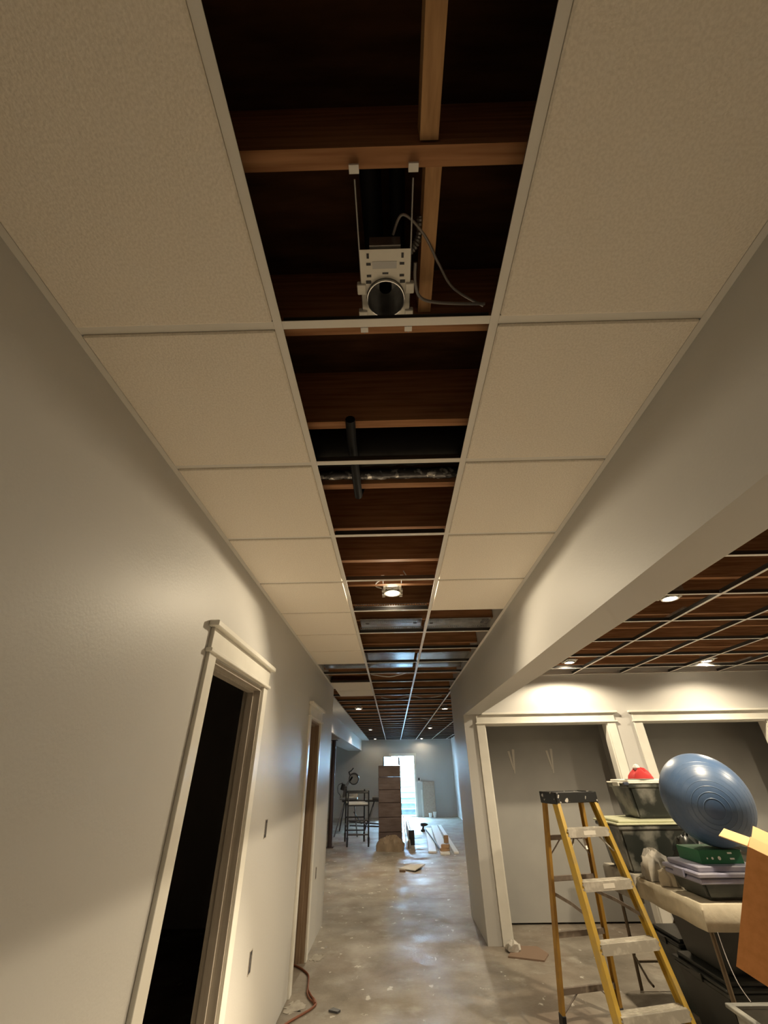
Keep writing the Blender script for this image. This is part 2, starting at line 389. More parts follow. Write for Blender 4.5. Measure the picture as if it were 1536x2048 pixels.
# perforated steel angles standing on two of the cross tees
def perforated(x0, x1, y):
    mb = MB().box(x0, x1, y, y + 0.0015, GRID + 0.034, GRID + 0.040).box(x0, x1, y, y + 0.0015, GRID + 0.052, GRID + 0.058).box(x0, x1, y, y + 0.02, GRID + 0.032, GRID + 0.0345)
    n = int((x1 - x0) / 0.019)
    for i in range(n + 1):
        x = x0 + (x1 - x0) * i / n; mb.box(x - 0.003, x + 0.003, y, y + 0.0015, GRID + 0.040, GRID + 0.052)
    mb.build('perforated_angle', 'galv', grid)
perforated(RUN_L + 0.02, RUN_R - 0.02, tee(4) - 0.004)
perforated(RUN_L + 0.02, RUN_R - 0.02, tee(5) - 0.004)
perforated(RUN_R + 0.02, XR - 0.03, tee(5) - 0.004)
# hanger clips in the side room
for (x, y) in ((2.45, 3.3), (2.45, 5.5), (4.4, 5.2)):
    MB().box(x - 0.012, x + 0.012, y, y + 0.36, GRID + 0.034, GRID + 0.05).build('splice_plate', 'galv', grid)

# ------------------------------------------------------------------ far room bulkhead
struct('ceiling_border', MB().box(-1.3, -0.985, 6.65, FAR, GRID - 0.008, GRID + 0.01), 'soffit', 'flat drywall strip between the far grid and the bulkhead', 'ceiling')
struct('wall_bulkhead', MB().box(-1.34, -1.3, 6.65, 11.9, 2.22, GRID + 0.01).box(-1.86, -1.3, 11.9, FAR, 2.22, GRID + 0.01), 'soffit', 'boxed drywall bulkhead running down the left of the far room', 'wall')
struct('ceiling_far_left', MB().box(-4.5, -1.86, 12.2, FAR, GRID, GRID + 0.02), 'soffit', 'drywall ceiling left of the bulkhead in the far room', 'ceiling')

# ------------------------------------------------------------------ door trims
def door_trim(name, label, a, b, jm, deep=0.115):
    """cased doorway in the left wall, opening from y=a to y=b"""
    t = thing(name, label, 'door trim', (XL, (a + b) / 2, 0), kind='structure'); c = (a + b) / 2; a -= c; b -= c
    cw = 0.088
    MB().box(0, 0.019, a - cw + 0.006, a + 0.006, 0, 2.012).build('casing', 'trim', t, bevel=0.002)
    MB().box(0, 0.019, b - 0.006, b + cw - 0.006, 0, 2.012).build('casing', 'trim', t, bevel=0.002)
    MB().box(0, 0.034, a - cw - 0.012, b + cw + 0.012, 2.012, 2.030).build('fillet', 'trim', t, bevel=0.003)
    MB().box(0, 0.021, a - cw + 0.004, b + cw - 0.004, 2.030, 2.130).build('frieze', 'trim', t, bevel=0.002)
    MB().box(0, 0.050, a - cw - 0.03, b + cw + 0.03, 2.130, 2.157).build('cap', 'trim', t, bevel=0.003)
    MB().box(-deep, 0.0, a, a + 0.019, 0, 2.004).build('jamb', jm, t)
    MB().box(-deep, 0.0, b - 0.019, b, 0, 2.004).build('jamb', jm, t)
    MB().box(-deep, 0.0, a + 0.019, b - 0.019, 1.985, 2.004).build('head_jamb', jm, t)
    MB().box(-0.085, -0.045, a + 0.019, a + 0.030, 0, 1.985).build('door_stop', jm, t)
    MB().box(-0.085, -0.045, b - 0.030, b - 0.019, 0, 1.985).build('door_stop', jm, t)
    MB().box(-0.085, -0.045, a + 0.030, b - 0.030, 1.974, 1.985).build('door_stop', jm, t)
    return t
door_trim('trim_1', 'white craftsman door trim around the dark open doorway at near left', D1[0], D1[1], 'jamb')
door_trim('trim_2', 'white craftsman door trim around the second doorway, further down the left wall', D2[0], D2[1], 'jambwood')
dl = thing('door_2', 'brown wooden door standing shut in the second left doorway', 'door', (XL - 0.09, D2[0] + 0.03, 0), kind='structure')
MB().box(-0.035, 0, 0, D2[1] - D2[0] - 0.06, 0.012, 1.972).build('door_slab', 'jambwood', dl)
for z0, z1 in ((0.2, 0.85), (0.98, 1.85)):
    MB().box(0, 0.006, 0.1, 0.49, z0, z1).build('door_panel', 'jambwood', dl, bevel=0.005)

def closet_trim(name, label, a, b, left_free, cap0):
    t = thing(name, label, 'closet trim', ((a + b) / 2, WF, 0), kind='structure'); c = (a + b) / 2; a -= c; b -= c; cap0 -= c
    cw = 0.10
    MB().box(a - cw, a + 0.004, -0.019, 0, 0, 2.0).build('casing', 'trim', t, bevel=0.002)
    MB().box(b - 0.004, b + cw, -0.019, 0, 0, 2.0).build('casing', 'trim', t, bevel=0.002)
    MB().box(a - cw - 0.012, b + cw + 0.03, -0.032, 0, 2.0, 2.017).build('fillet', 'trim', t, bevel=0.003)
    MB().box(a - cw + 0.004, b + cw, -0.021, 0, 2.017, 2.104).build('frieze', 'trim', t, bevel=0.002)
    MB().box(cap0, b + cw + 0.045, -0.048, 0, 2.104, 2.128).build('cap', 'trim', t, bevel=0.003)
    MB().box(a, a + 0.017, 0, T, 0, 2.0).build('jamb', 'trim', t)
    MB().box(b - 0.017, b, 0, T, 0, 2.0).build('jamb', 'trim', t)
    MB().box(a + 0.017, b - 0.017, 0, T, 1.983, 2.0).build('head_jamb', 'trim', t)
closet_trim('trim_3', 'white trim around the closet opening behind the step ladder', O1[0], O1[1], False, 1.152)
closet_trim('trim_4', 'white trim around the closet opening behind the blue ball', O2[0], O2[1], True, 3.03)
# far exterior door
t = thing('trim_5', 'white casing around the bright exterior doorway', 'door trim', ((DX[0] + DX[1]) / 2, FAR, 0), kind='structure')
a, b = -0.45, 0.45
MB().box(a - 0.08, a, -0.02, 0, 0, 2.0).build('casing', 'trim', t); MB().box(b, b + 0.08, -0.02, 0, 0, 2.0).build('casing', 'trim', t)
MB().box(a - 0.1, b + 0.1, -0.025, 0, 2.0, 2.1).build('frieze', 'trim', t)
MB().box(a, b, 0, 0.15, 0, 0.03).build('sill', 'alu', t)
d = thing('door_1', 'white exterior door swung open inward, pale blue with daylight', 'door', (DX[0], FAR - 0.03, 0.02), math.radians(-112), kind='structure')
MB().box(0, 0.88, 0, 0.045, 0, 1.95).build('door_slab', 'blue_door', d)
for z0, z1 in ((0.15, 0.8), (0.95, 1.8)):
    for x0, x1 in ((0.1, 0.4), (0.48, 0.78)):
        MB().box(x0, x1, -0.006, 0.051, z0, z1).build('door_panel', 'blue_door', d, bevel=0.005)
MB().lathe([(0.028, 0), (0.03, 0.03), (0.012, 0.045)], 12, cap0=True, cap1=True).xf(Matrix.Translation((0.81, 0.045, 0.93)) @ Matrix.Rotation(-PI / 2, 4, 'X')).build('door_knob', 'steel', d, True)
# casing of another opening on the far right wall
t = thing('trim_6', 'white door casing on the right wall of the far room', 'door trim', (2.4, 16.2, 0), kind='structure')
MB().box(-0.02, 0, -0.5, -0.4, 0, 2.0).build('casing', 'trim', t); MB().box(-0.02, 0, 0.4, 0.5, 0, 2.0).build('casing', 'trim', t)
MB().box(-0.025, 0, -0.52, 0.52, 2.0, 2.1).build('frieze', 'trim', t)
MB().box(-0.012, 0, -0.4, 0.4, 0.01, 2.0).build('door_slab', 'blue_door', t)

# exterior stair well
st = thing('exterior_stairs', 'pale concrete steps climbing outside the bright far doorway', 'stairs', ((DX[0] + DX[1]) / 2, FAR + 0.17, 0))
MB().box(-0.75, 0.75, 0, 0.9, -0.1, 0.0).build('landing', 'concrete', st)
for i in range(9):
    MB().box(-0.75, 0.75, 0.9 + 0.25 * i, 0.9 + 0.25 * (i + 1) + 0.03, 0.0 if i < 3 else 0.19 * i - 0.25, 0.19 * (i + 1) - 0.012).build('step', 'concrete', st)
    MB().box(-0.75, 0.75, 0.875 + 0.25 * i, 0.9 + 0.25 * (i + 1) + 0.03, 0.19 * (i + 1) - 0.04, 0.19 * (i + 1)).build('tread', 'concrete', st)
MB().box(-0.9, -0.75, 0, 3.3, -0.1, 1.5).build('side_wall', 'lightgrey', st); MB().box(0.75, 0.9, 0, 3.3, -0.1, 1.5).build('side_wall', 'lightgrey', st)

# wall patches in the closet
for i, x in enumerate((1.62, 2.14)):
    mb = MB().beam((x - 0.035, 6.497, 1.72), (x, 6.497, 1.50), 0.03, 0.004, (1, 0, 0), 0.014, 0.004).beam((x + 0.03, 6.497, 1.74), (x + 0.005, 6.497, 1.46), 0.035, 0.004, (1, 0, 0), 0.012, 0.004)
    tag(mb.build('wall_patch', 'mud'), ['white smear of joint compound on the closet wall, left of the ladder top', 'white smear of joint compound on the closet wall, right behind the ladder top'][i], 'wall patch', 'smears on the closet back wall')

# ================================================================== LAMPS
def can_parts(t, lit, bars):
    # plate of white enamelled steel with a round opening
    pz = 0.0; x0, x1, y0, y1 = -0.066, 0.066, -0.125, 0.058; n = 24; r = 0.054
    vs = []; fs = []
    for zz in (pz, pz + 0.0015):
        for k in range(n):
            a_ = 2 * PI * k / n; vs.append((r * math.cos(a_), r * math.sin(a_), zz))
        for k in range(n):
            a_ = 2 * PI * k / n; c_, s_ = math.cos(a_), math.sin(a_)
            xx = x1 if c_ > 0 else x0; yy = y1 if s_ > 0 else y0
            q = min(abs(xx / c_) if abs(c_) > 1e-6 else 9, abs(yy / s_) if abs(s_) > 1e-6 else 9)
            px_, py_ = q * c_, q * s_
            vs.append((px_, py_, zz))
    # snap corners
    for base in (n, 3 * n):
        for cx, cy in ((x0, y0), (x1, y0), (x1, y1), (x0, y1)):
            j = min(range(n), key=lambda k: (vs[base + k][0] - cx) ** 2 + (vs[base + k][1] - cy) ** 2)
            vs[base + j] = (cx, cy, vs[base + j][2])
    for k in range(n):
        k2 = (k + 1) % n
        fs += [(k, k2, n + k2, n + k), (2 * n + k, 3 * n + k, 3 * n + k2, 2 * n + k2), (n + k, n + k2, 3 * n + k2, 3 * n + k), (k, 2 * n + k, 2 * n + k2, k2)]
    pl = MB().add(vs, fs).build('mounting_plate', 'whitemetal', t)
    for (x, y, w, hh) in ((-0.045, -0.11, 0.006, 0.012), (0.045, -0.11, 0.006, 0.012), (-0.044, -0.09, 0.012, 0.006), (0.044, -0.09, 0.012, 0.006), (-0.044, -0.06, 0.012, 0.006), (0.044, -0.06, 0.012, 0.006), (0, -0.066, 0.016, 0.004), (-0.046, -0.044, 0.014, 0.008), (0.046, -0.044, 0.014, 0.008)):
        MB().box(x - w / 2, x + w / 2, y - hh / 2, y + hh / 2, -0.0012, 0.001).build('slot', 'darkbox', pl)
    MB().box(-0.034, 0.030, -0.096, -0.078, -0.001, 0.0005).build('sticker', 'lightgrey', pl)
    for sx in (-1, 1):   # raised side brackets
        MB().box(sx * 0.066 - 0.012, sx * 0.066 + 0.012, -0.04, -0.012, -0.006, 0.014).build('bracket', 'whitemetal', t, bevel=0.002)
        MB().box(sx * 0.066 - 0.012, sx * 0.066 + 0.012, 0.036, 0.058, -0.006, 0.014).build('bracket', 'whitemetal', t, bevel=0.002)
    MB().lathe([(0.0525, -0.012), (0.0525, 0.13), (0.0505, 0.13), (0.0505, -0.012), (0.0525, -0.012)], 28).build('can', 'galv', t, True)
    MB().lathe([(0.051, 0.128), (0.0, 0.13)], 28).build('can_top', 'galv', t)
    MB().box(-0.04, 0.04, -0.13, -0.06, 0.01, 0.055).build('junction_box', 'galv', t)
    if bars:
        for sx in (-1, 1):
            b_ = MB().tube([(sx * 0.066, -0.27, 0.004), (sx * 0.066, 0.11, 0.004)], 0.0024, 6).build('hanger_bar', 'conduit', t)
            for yy in (-0.289, 0.098):
                MB().box(sx * 0.066 - 0.011, sx * 0.066 + 0.011, yy - 0.008, yy + 0.008, 0.0, 0.0085).build('joist_tab', 'white_plastic', b_)
    if lit:
        MB().lathe([(0.0505, -0.013), (0.062, -0.015), (0.064, -0.010), (0.054, -0.008)], 28).build('trim_ring', 'trimring', t, True)
        bl = MB().lathe([(0.0, -0.014), (0.03, -0.011), (0.047, 0.0), (0.048, 0.03)], 24).build('bulb', 'bulb', t, True)
    else:
        MB().lathe([(0.018, 0.05), (0.018, 0.10), (0.012, 0.128)], 16, cap0=False).build('lamp_socket', 'black', t, True)
        MB().beam((-0.022, -0.005, 0.06), (-0.03, 0.0, 0.125), 0.012, 0.002, (0, 1, 0)).build('socket_bracket', 'whitemetal', t)
        MB().beam((0.022, -0.005, 0.06), (0.03, 0.0, 0.125), 0.012, 0.002, (0, 1, 0)).build('socket_bracket', 'whitemetal', t)
    return t
def lamp_light(t, tilt=0.0, power=LAMP_W, size=160, blend=0.35):
    ld = bpy.data.lights.new('bulb_light', 'SPOT'); ld.energy = power; ld.color = LAMP_COL
    ld.spot_size = math.radians(size); ld.spot_blend = blend; ld.shadow_soft_size = 0.028
    lo = bpy.data.objects.new('bulb_light', ld); COL.objects.link(lo); lo.parent = t
    lo.location = (0, 0, -0.022); lo.rotation_euler = (-tilt, 0, 0)
PZ = 2.640
unlit = thing('recessed_light', 'white recessed can housing without a bulb, in the nearest open ceiling bay', 'recessed light', (0.008, 0.632, PZ), group='recessed ceiling lights')
can_parts(unlit, False, True)
lit = thing('recessed_light', 'glaring recessed light over the corridor, in the open bay before the perforated bar', 'recessed light', (0.02, 2.90, PZ + 0.016), group='recessed ceiling lights')
can_parts(lit, True, True)
lamps = [(lit, math.radians(32), 0.46)]
plain = None
for (x, y, lb) in ((2.21, 3.10, 'large glaring recessed light beside the dropped beam, nearest in the side room'),
                   (2.24, 5.35, 'recessed light close to the beam, above the closet behind the ladder'),
                   (4.0, 5.42, 'recessed light above the closet behind the blue ball'),
                   (4.0, 3.10, 'recessed light in the side room, right of the frame'),
                   (2.21, 0.85, 'recessed light in the side room, beside the viewer'),
                   (4.0, 0.85, 'recessed light in the side room, at the right of the viewer'),
                   (2.21, -1.40, 'added recessed light for bounce in the side room, behind the viewer'),  # side room pair behind the viewer, added out of view for bounce light
                   (4.0, -1.40, 'added recessed light for bounce in the side room, behind the viewer by the right wall'),
                   (0.02, -1.64, 'added recessed light for bounce over the corridor behind the viewer'),  # corridor pair behind the viewer, likewise added for bounce
                   (0.02, -3.9, 'added recessed light for bounce at the back end of the corridor'),
                   (-0.69, 9.15, 'left recessed light of the nearest pair in the far room'),
                   (1.10, 9.40, 'right recessed light of the nearest pair in the far room'),
                   (-0.70, 14.2, 'left recessed light of the middle pair in the far room'),
                   (1.14, 14.0, 'right recessed light of the middle pair in the far room'),
                   (-0.72, 18.6, 'left recessed light of the farthest pair in the far room'),
                   (1.17, 18.9, 'right recessed light of the farthest pair in the far room')):
    if plain is None:
        plain = thing('recessed_light', lb, 'recessed light', (x, y, PZ), group='recessed ceiling lights'); can_parts(plain, True, False); o = plain; first = [c for c in bpy.data.objects]
    else:
        o = dup(plain, (x, y, PZ if y < 7 else PZ - 0.038), 0, lb)
    lamps.append((o, 0.0, (0.85 if y < 10 else 0.3 if y < 15 else 0.05) if y > 7 else (0.68 if y > 5 else 1.25 if y > 2 else (0.12 if y > 0 else 0.03))))
for o, tl_, pw in lamps: lamp_light(o, tl_, LAMP_W * pw, blend=0.4 if tl_ else 0.35)
lamp_light(lit, math.radians(1), LAMP_W * 7.0, size=62, blend=0.9)     # added second spot, a tight downward beam to raise the bounce light

# wiring and ducts in the bays
def curve_pts(ctrl, n=8):
    P = [Vector(c) for c in ctrl]; out = []
    for i in range(len(P) - 1):
        p0 = P[max(i - 1, 0)]; p1 = P[i]; p2 = P[i + 1]; p3 = P[min(i + 2, len(P) - 1)]
        for k in range(n):
            t_ = k / n
            out.append(0.5 * ((2 * p1) + (-p0 + p2) * t_ + (2 * p0 - 5 * p1 + 4 * p2 - p3) * t_ ** 2 + (-p0 + 3 * p1 - 3 * p2 + p3) * t_ ** 3))
    out.append(P[-1]); return out
cb = curve_pts([(0.03, 0.50, 2.70), (0.055, 0.455, 2.70), (0.11, 0.50, 2.70), (0.155, 0.57, 2.69), (0.20, 0.625, 2.665), (0.29, 0.67, 2.65)])
tag(MB().tube(cb, 0.0035, 6).build('electrical_cable', 'cable', smooth=True), 'grey electrical cable looping up over the joist block beside the empty can', 'cable')
cb = curve_pts([(0.088, 0.548, 2.655), (0.09, 0.60, 2.65), (0.11, 0.645, 2.655), (0.17, 0.655, 2.645), (0.29, 0.655, 2.635)])
tag(MB().tube(cb, 0.0045, 6).build('electrical_cable', 'cable', smooth=True), 'pale electrical cable sagging from the empty can to the right runner', 'cable')
mb = MB()
pts = curve_pts([(0.055, 0.55, 2.70), (0.078, 0.545, 2.71), (0.10, 0.52, 2.73), (0.104, 0.48, 2.75)], 10)
mb.tube(pts, [0.008 if i % 2 else 0.0105 for i in range(len(pts))], 10)
tag(mb.build('flexible_conduit', 'conduit'), 'ribbed metal conduit joining the empty can to the wiring', 'conduit')
cb = curve_pts([(-0.03, 2.66, 2.67), (-0.09, 2.72, 2.66), (-0.10, 2.80, 2.665), (-0.062, 2.85, 2.668)])
tag(MB().tube(cb, 0.0045, 6).build('electrical_cable', 'white_plastic', smooth=True), 'white cable looping beside the glaring corridor light', 'cable')
cb = curve_pts([(0.10, 2.66, 2.72), (0.15, 2.74, 2.69), (0.24, 2.76, 2.69), (0.30, 2.74, 2.70)])
tag(MB().tube(cb, 0.004, 6).build('electrical_cable', 'cable', smooth=True), 'cable sagging in the bay right of the glaring corridor light', 'cable')
for (ctrl, lb) in (([(-0.28, 5.9, 2.64), (-0.05, 5.95, 2.615), (0.12, 5.9, 2.63), (0.25, 5.82, 2.65)], 'pale cable drooping in the dark bays past the sheet metal panels'),
                   ([(-0.2, 8.1, 2.65), (0.05, 8.1, 2.62), (0.35, 8.0, 2.65), (0.6, 8.05, 2.62), (0.9, 8.0, 2.65)], 'pale cable drooping across the nearer bays of the far room'),
                   ([(-0.5, 11.6, 2.65), (0.2, 11.7, 2.61), (0.6, 11.6, 2.65), (1.0, 11.65, 2.61), (1.5, 11.6, 2.65)], 'pale cable drooping across the farther bays of the far room')):
    tag(MB().tube(curve_pts(ctrl), 0.007, 6).build('electrical_cable', 'white_plastic', smooth=True), lb, 'cable')
# black flexible duct and pipe
mb = MB(); n = 40; rs = []; pts = []
for i in range(n + 1):
    pts.append((XL + 0.02 + (XR - XL - 0.04) * i / n, 1.375, 2.765)); rs.append(0.098 + random.uniform(-0.004, 0.004))
tag(mb.tube(pts, rs, 22).build('flexible_duct', 'duct', smooth=True), 'black plastic-jacketed duct crossing the bays under the joists', 'duct')
mb = MB()
mb.tube([(XL + 0.02 + (XR - XL - 0.04) * i / n, 1.505, 2.695) for i in range(n + 1)], [0.024 + random.uniform(-0.005, 0.005) for i in range(n + 1)], 12)
tag(mb.build('foil_sleeve', 'foil', smooth=True), 'crinkled shiny black foil sleeve running beside the black duct', 'duct')
mb = MB().tube([(-0.135, 1.10, 2.645), (-0.14, 1.22, 2.645), (-0.14, 1.60, 2.64), (-0.13, 1.62, 2.70)], 0.019, 10)
tag(mb.build('drain_pipe', 'pipe', smooth=True), 'short black pipe crossing under the joist beside the black duct', 'pipe')
# insulation tube high up in the near bay
tag(MB().tube([(-0.03, 0.38, 2.90), (-0.02, 0.70, 2.90)], 0.03, 10).tube([(0.045, 0.38, 2.90), (0.05, 0.70, 2.90)], 0.022, 10).build('vent_hose', 'pipe', smooth=True), 'pair of dark hoses high up in the bay above the empty can', 'hose')
# sheet metal pans nailed under the joists
for (x0, x1, y0, y1, lb) in ((-0.27, 0.285, 3.53, 3.80, 'galvanised sheet metal pan between joists, just past the glaring light, left piece'),
                             (0.315, 0.90, 3.55, 3.82, 'galvanised sheet metal pan between joists, just past the glaring light, right piece'),
                             (-0.86, 0.275, 4.74, 5.55, 'wide galvanised sheet metal pan reflecting the far doorway, left piece'),
                             (0.305, 0.90, 4.76, 5.58, 'wide galvanised sheet metal pan reflecting the far doorway, right piece')):
    t = thing('sheet_metal_panel', lb, 'metal panel', ((x0 + x1) / 2, (y0 + y1) / 2, JB - 0.002), group='sheet metal joist pans')
    w, d_ = (x1 - x0) / 2, (y1 - y0) / 2
    MB().box(-w, w, -d_, d_, -0.001, 0.001).build('pan', 'sheet', t)
    for yy in (-d_, d_ - 0.012): MB().box(-w, w, yy, yy + 0.012, -0.004, -0.001).build('hem', 'galv', t)
    nn = max(2, int(w / 0.1))
    for i in range(nn): MB().box(-w + 0.06 + i * (2 * w - 0.12) / max(1, nn - 1) - 0.015, -w + 0.06 + i * (2 * w - 0.12) / max(1, nn - 1) + 0.015, -0.02, 0.02, -0.0016, -0.001).build('stamp', 'darkgrey', t)

# ================================================================== CORRIDOR THINGS
for (y, z, lb) in ((3.485, 1.195, 'dark switch box cut into the left wall, the upper one between the doorways'),
                   (3.475, 0.563, 'dark outlet box cut low into the left wall between the doorways'),
                   (5.90, 0.575, 'dark outlet box cut low into the left wall past the second doorway')):
    t = thing('outlet_box', lb, 'outlet box', (XL, y, z), group='open electrical boxes in the left wall')
    MB().box(0.0, 0.003, -0.029, -0.025, -0.052, 0.052).box(0.0, 0.003, 0.025, 0.029, -0.052, 0.052).box(0.0, 0.003, -0.025, 0.025, 0.048, 0.052).box(0.0, 0.003, -0.025, 0.025, -0.052, -0.048).build('rim', 'jamb', t)
    MB().box(0.0, 0.001, -0.025, 0.025, -0.048, 0.048).build('box_interior', 'darkbox', t)
    MB().tube([(0.002, -0.008, -0.03), (0.003, -0.005, 0.0), (0.002, 0.01, 0.03)], 0.0018, 5).build('wire', 'cable', t)

# extension cord on the floor
cb = curve_pts([(-1.06, 5.50, 0.008), (-0.99, 5.433, 0.008), (-0.881, 5.329, 0.008), (-0.798, 5.20, 0.008), (-0.771, 5.07, 0.008), (-0.75, 4.93, 0.008), (-0.702, 4.80, 0.008), (-0.656, 4.713, 0.008), (-0.643, 4.657, 0.008), (-0.672, 4.581, 0.008), (-0.731, 4.494, 0.008), (-0.793, 4.405, 0.008), (-0.85, 4.30, 0.008)])
t = thing('extension_cord', 'reddish brown extension cord snaking out of the second left doorway', 'cord', (-0.75, 4.93, 0))
off = Matrix.Translation((0.75, -4.93, 0))
MB().tube(cb, 0.0075, 8).xf(off).build('cord', 'orangecord', t, True)
cb2 = curve_pts([(-0.757, 4.95, 0.008), (-0.745, 4.86, 0.008), (-0.715, 4.77, 0.008), (-0.672, 4.70, 0.008)])
MB().tube(cb2, 0.006, 8).xf(off).build('cord_loop', 'orangecord', t, True)
MB().tube([(-0.668, 4.72, 0.012), (-0.650, 4.655, 0.012)], [0.013, 0.011], 8).xf(off).build('plug', 'orangecord', t, True)

def scrap(name, poly, th, m, label, cat, curl=0.0, z=0.0, group=None):
    mb = MB().prism(poly, z, z + th)
    if curl:
        xs = [p[0] for p in poly]; x0, x1 = min(xs), max(xs)
        mb.v = [(x, y, zz + curl * ((x - x0) / (x1 - x0)) ** 2) for x, y, zz in mb.v]
    return tag(mb.build(name, m), label, cat, group)
scrap('cardboard_scrap', [(1.05, 5.55), (1.36, 5.44), (1.45, 5.60), (1.40, 5.80), (1.23, 5.815), (1.12, 5.70)], 0.012, 'brownscrap', 'flat brown scrap on the floor at the foot of the closet trim', 'scrap')
t = thing('plastic_wrap', 'crumpled whitish plastic at the foot of the closet trim', 'plastic', (1.14, 5.70, 0.012))
mb = MB().lathe([(0.07, 0.0), (0.085, 0.02), (0.06, 0.05), (0.02, 0.065)], 12, cap0=True, cap1=True)
mb.v = [(x * random.uniform(0.7, 1.25), y * random.uniform(0.7, 1.3), z * random.uniform(0.6, 1.2) if z > 0.001 else z) for x, y, z in mb.v]
mb.build('crumple', 'mud', t)
scrap('board_scrap', [(0.046, 9.73), (0.33, 9.42), (0.54, 9.76), (0.29, 10.04)], 0.012, 'greyscrap', 'grey square board scrap lying bent on the floor in mid corridor', 'scrap', curl=0.05)
scrap('wood_chip', [(0.06, 9.45), (0.16, 9.43), (0.17, 9.50), (0.07, 9.52)], 0.03, 'brownscrap', 'small dark chip beside the grey board scrap', 'scrap')
scrap('wood_chip', [(-0.53, 4.56), (-0.46, 4.53), (-0.44, 4.56), (-0.50, 4.60)], 0.012, 'darkgrey', 'tiny dark chip on the floor right of the extension cord', 'scrap')
for i, (x, y, r) in enumerate(((-0.79, 5.60, 0.11), (-0.80, 4.63, 0.12))):
    poly = [(x + r * (0.45 + 0.6 * random.random()) * math.cos(a_ * PI / 14) * 0.8, y + r * (0.45 + 0.6 * random.random()) * math.sin(a_ * PI / 14)) for a_ in range(28)]
    scrap('plaster_dust', poly, 0.003, 'dustpale', ['pale heap of plaster dust at the far foot of the second door trim', 'pale heap of plaster dust at the near foot of the second door trim'][i], 'dust', group='plaster dust on the floor')

# ------------------------------------------------------------------ step ladder
HC, WT, WB, DF, DR, WRT, WRB, AA = 1.324, 0.327, 0.505, 0.481, 0.278, 0.329, 0.464, 0.076
lad = thing('step_ladder', 'yellow fibreglass step ladder with black top, standing open before the closet', 'ladder', (1.429, 4.108, 0), 0.226)
def fr(z, s): q = z / HC; return Vector((s * (WT + (WB - WT) * (1 - q)) / 2, -(AA + (DF - AA) * (1 - q)), z))
def rr(z, s): q = z / HC; return Vector((s * (WRT + (WRB - WRT) * (1 - q)) / 2, AA + (DR - AA) * (1 - q), z))
def channel(mb, p0, p1, w, d_, s):
    """C section: web on the outside, flanges pointing inward"""
    o = Vector((0, 1, 0)); th = 0.005
    mb.beam(p0 + Vector((s * (w / 2 - th / 2), 0, 0)), p1 + Vector((s * (w / 2 - th / 2), 0, 0)), th, d_, (1, 0, 0))
    for j in (-1, 1):
        q = Vector((0, j * (d_ / 2 - th / 2), 0)); mb.beam(p0 + q, p1 + q, w, th, (1, 0, 0))
    return mb
for s in (-1, 1):
    f_ = channel(MB(), fr(0.03, s), fr(HC, s), 0.028, 0.072, s).build('front_rail', 'yellow', lad)
    MB().beam(fr(0.0, s), fr(0.07, s), 0.036, 0.08, (1, 0, 0)).build('rubber_foot', 'black', f_, bevel=0.003)
    r_ = channel(MB(), rr(0.03, s), rr(HC, s), 0.024, 0.045, s).build('rear_rail', 'amber', lad)
    MB().beam(rr(0.0, s), rr(0.06, s), 0.03, 0.052, (1, 0, 0)).build('rubber_foot', 'black', r_, bevel=0.003)
for i, z in enumerate((1.10, 0.815, 0.53, 0.25)):
    a_, b_ = fr(z, -1), fr(z, 1); y = a_.y
    sp = MB().box(a_.x + 0.008, b_.x - 0.008, y - 0.040, y + 0.040, z + 0.02, z + 0.026).box(a_.x + 0.008, b_.x - 0.008, y - 0.043, y - 0.038, z - 0.026, z + 0.026).box(a_.x + 0.008, b_.x - 0.008, y + 0.038, y + 0.042, z - 0.012, z + 0.026)
    for q in range(5): sp.box(a_.x + 0.008, b_.x - 0.008, y - 0.03 + q * 0.014, y - 0.026 + q * 0.014, z + 0.026, z + 0.029)
    so = sp.build('step', 'alu', lad)
    if i < 2:
        w = 0.05 if i == 0 else 0.045
        MB().box(-w + 0.005, w + 0.005, y - 0.0445, y - 0.043, z - 0.014, z + 0.012).build('step_label', 'label', so)
    for s in (-1, 1):
        p = fr(z, s)
        for dz in (-0.014, 0.012):
            MB().lathe([(0.006, 0), (0.005, 0.003)], 8, cap0=True, cap1=True).xf(Matrix.Translation((p.x - s * 0.004, p.y - 0.0395, z + dz)) @ Matrix.Rotation(PI / 2, 4, 'X')).build('rivet', 'steel', so)
    # knee braces under the step
    for s in (-1, 1):
        if i in (0, 3):
            q = fr(z - 0.115, s)
            MB().beam((s * (b_.x - 0.085), y + 0.01, z - 0.012), (q.x - s * 0.006, q.y, q.z), 0.018, 0.004, (0, 1, 0)).build('knee_brace', 'alu', lad)
for i, z in enumerate((1.045, 0.79, 0.468, 0.169)):
    a_, b_ = rr(z, -1), rr(z, 1)
    MB().box(a_.x + 0.006, b_.x - 0.006, a_.y - 0.012, a_.y + 0.008, z - 0.016, z + 0.016).build('rear_brace', 'brace', lad)
    if i in (0, 3):
        for s in (-1, 1):
            q = rr(z - 0.12, s)
            MB().beam((s * b_.x * 0.42, a_.y - 0.004, z - 0.012), (q.x - s * 0.005, q.y, q.z), 0.014, 0.004, (0, 1, 0)).build('knee_brace', 'brace', lad)
for s in (-1, 1):   # spreaders
    p, q = fr(0.66, s), rr(0.70, s); m_ = (p + q) / 2 + Vector((0, 0, 0.01))
    for u_, v_ in ((p, m_), (m_, q)):
        MB().beam(u_ + Vector((-s * 0.018, 0, 0)), v_ + Vector((-s * 0.018, 0, 0)), 0.003, 0.022, (1, 0, 0)).build('spreader', 'brace', lad)
cp = MB().box(-0.185, 0.185, -0.125, 0.11, HC + 0.012, HC + 0.022).build('top_cap', 'cap', lad, bevel=0.004)
MB().box(-0.185, 0.185, -0.130, -0.118, HC - 0.042, HC + 0.028).build('cap_rim', 'cap', cp, bevel=0.004)
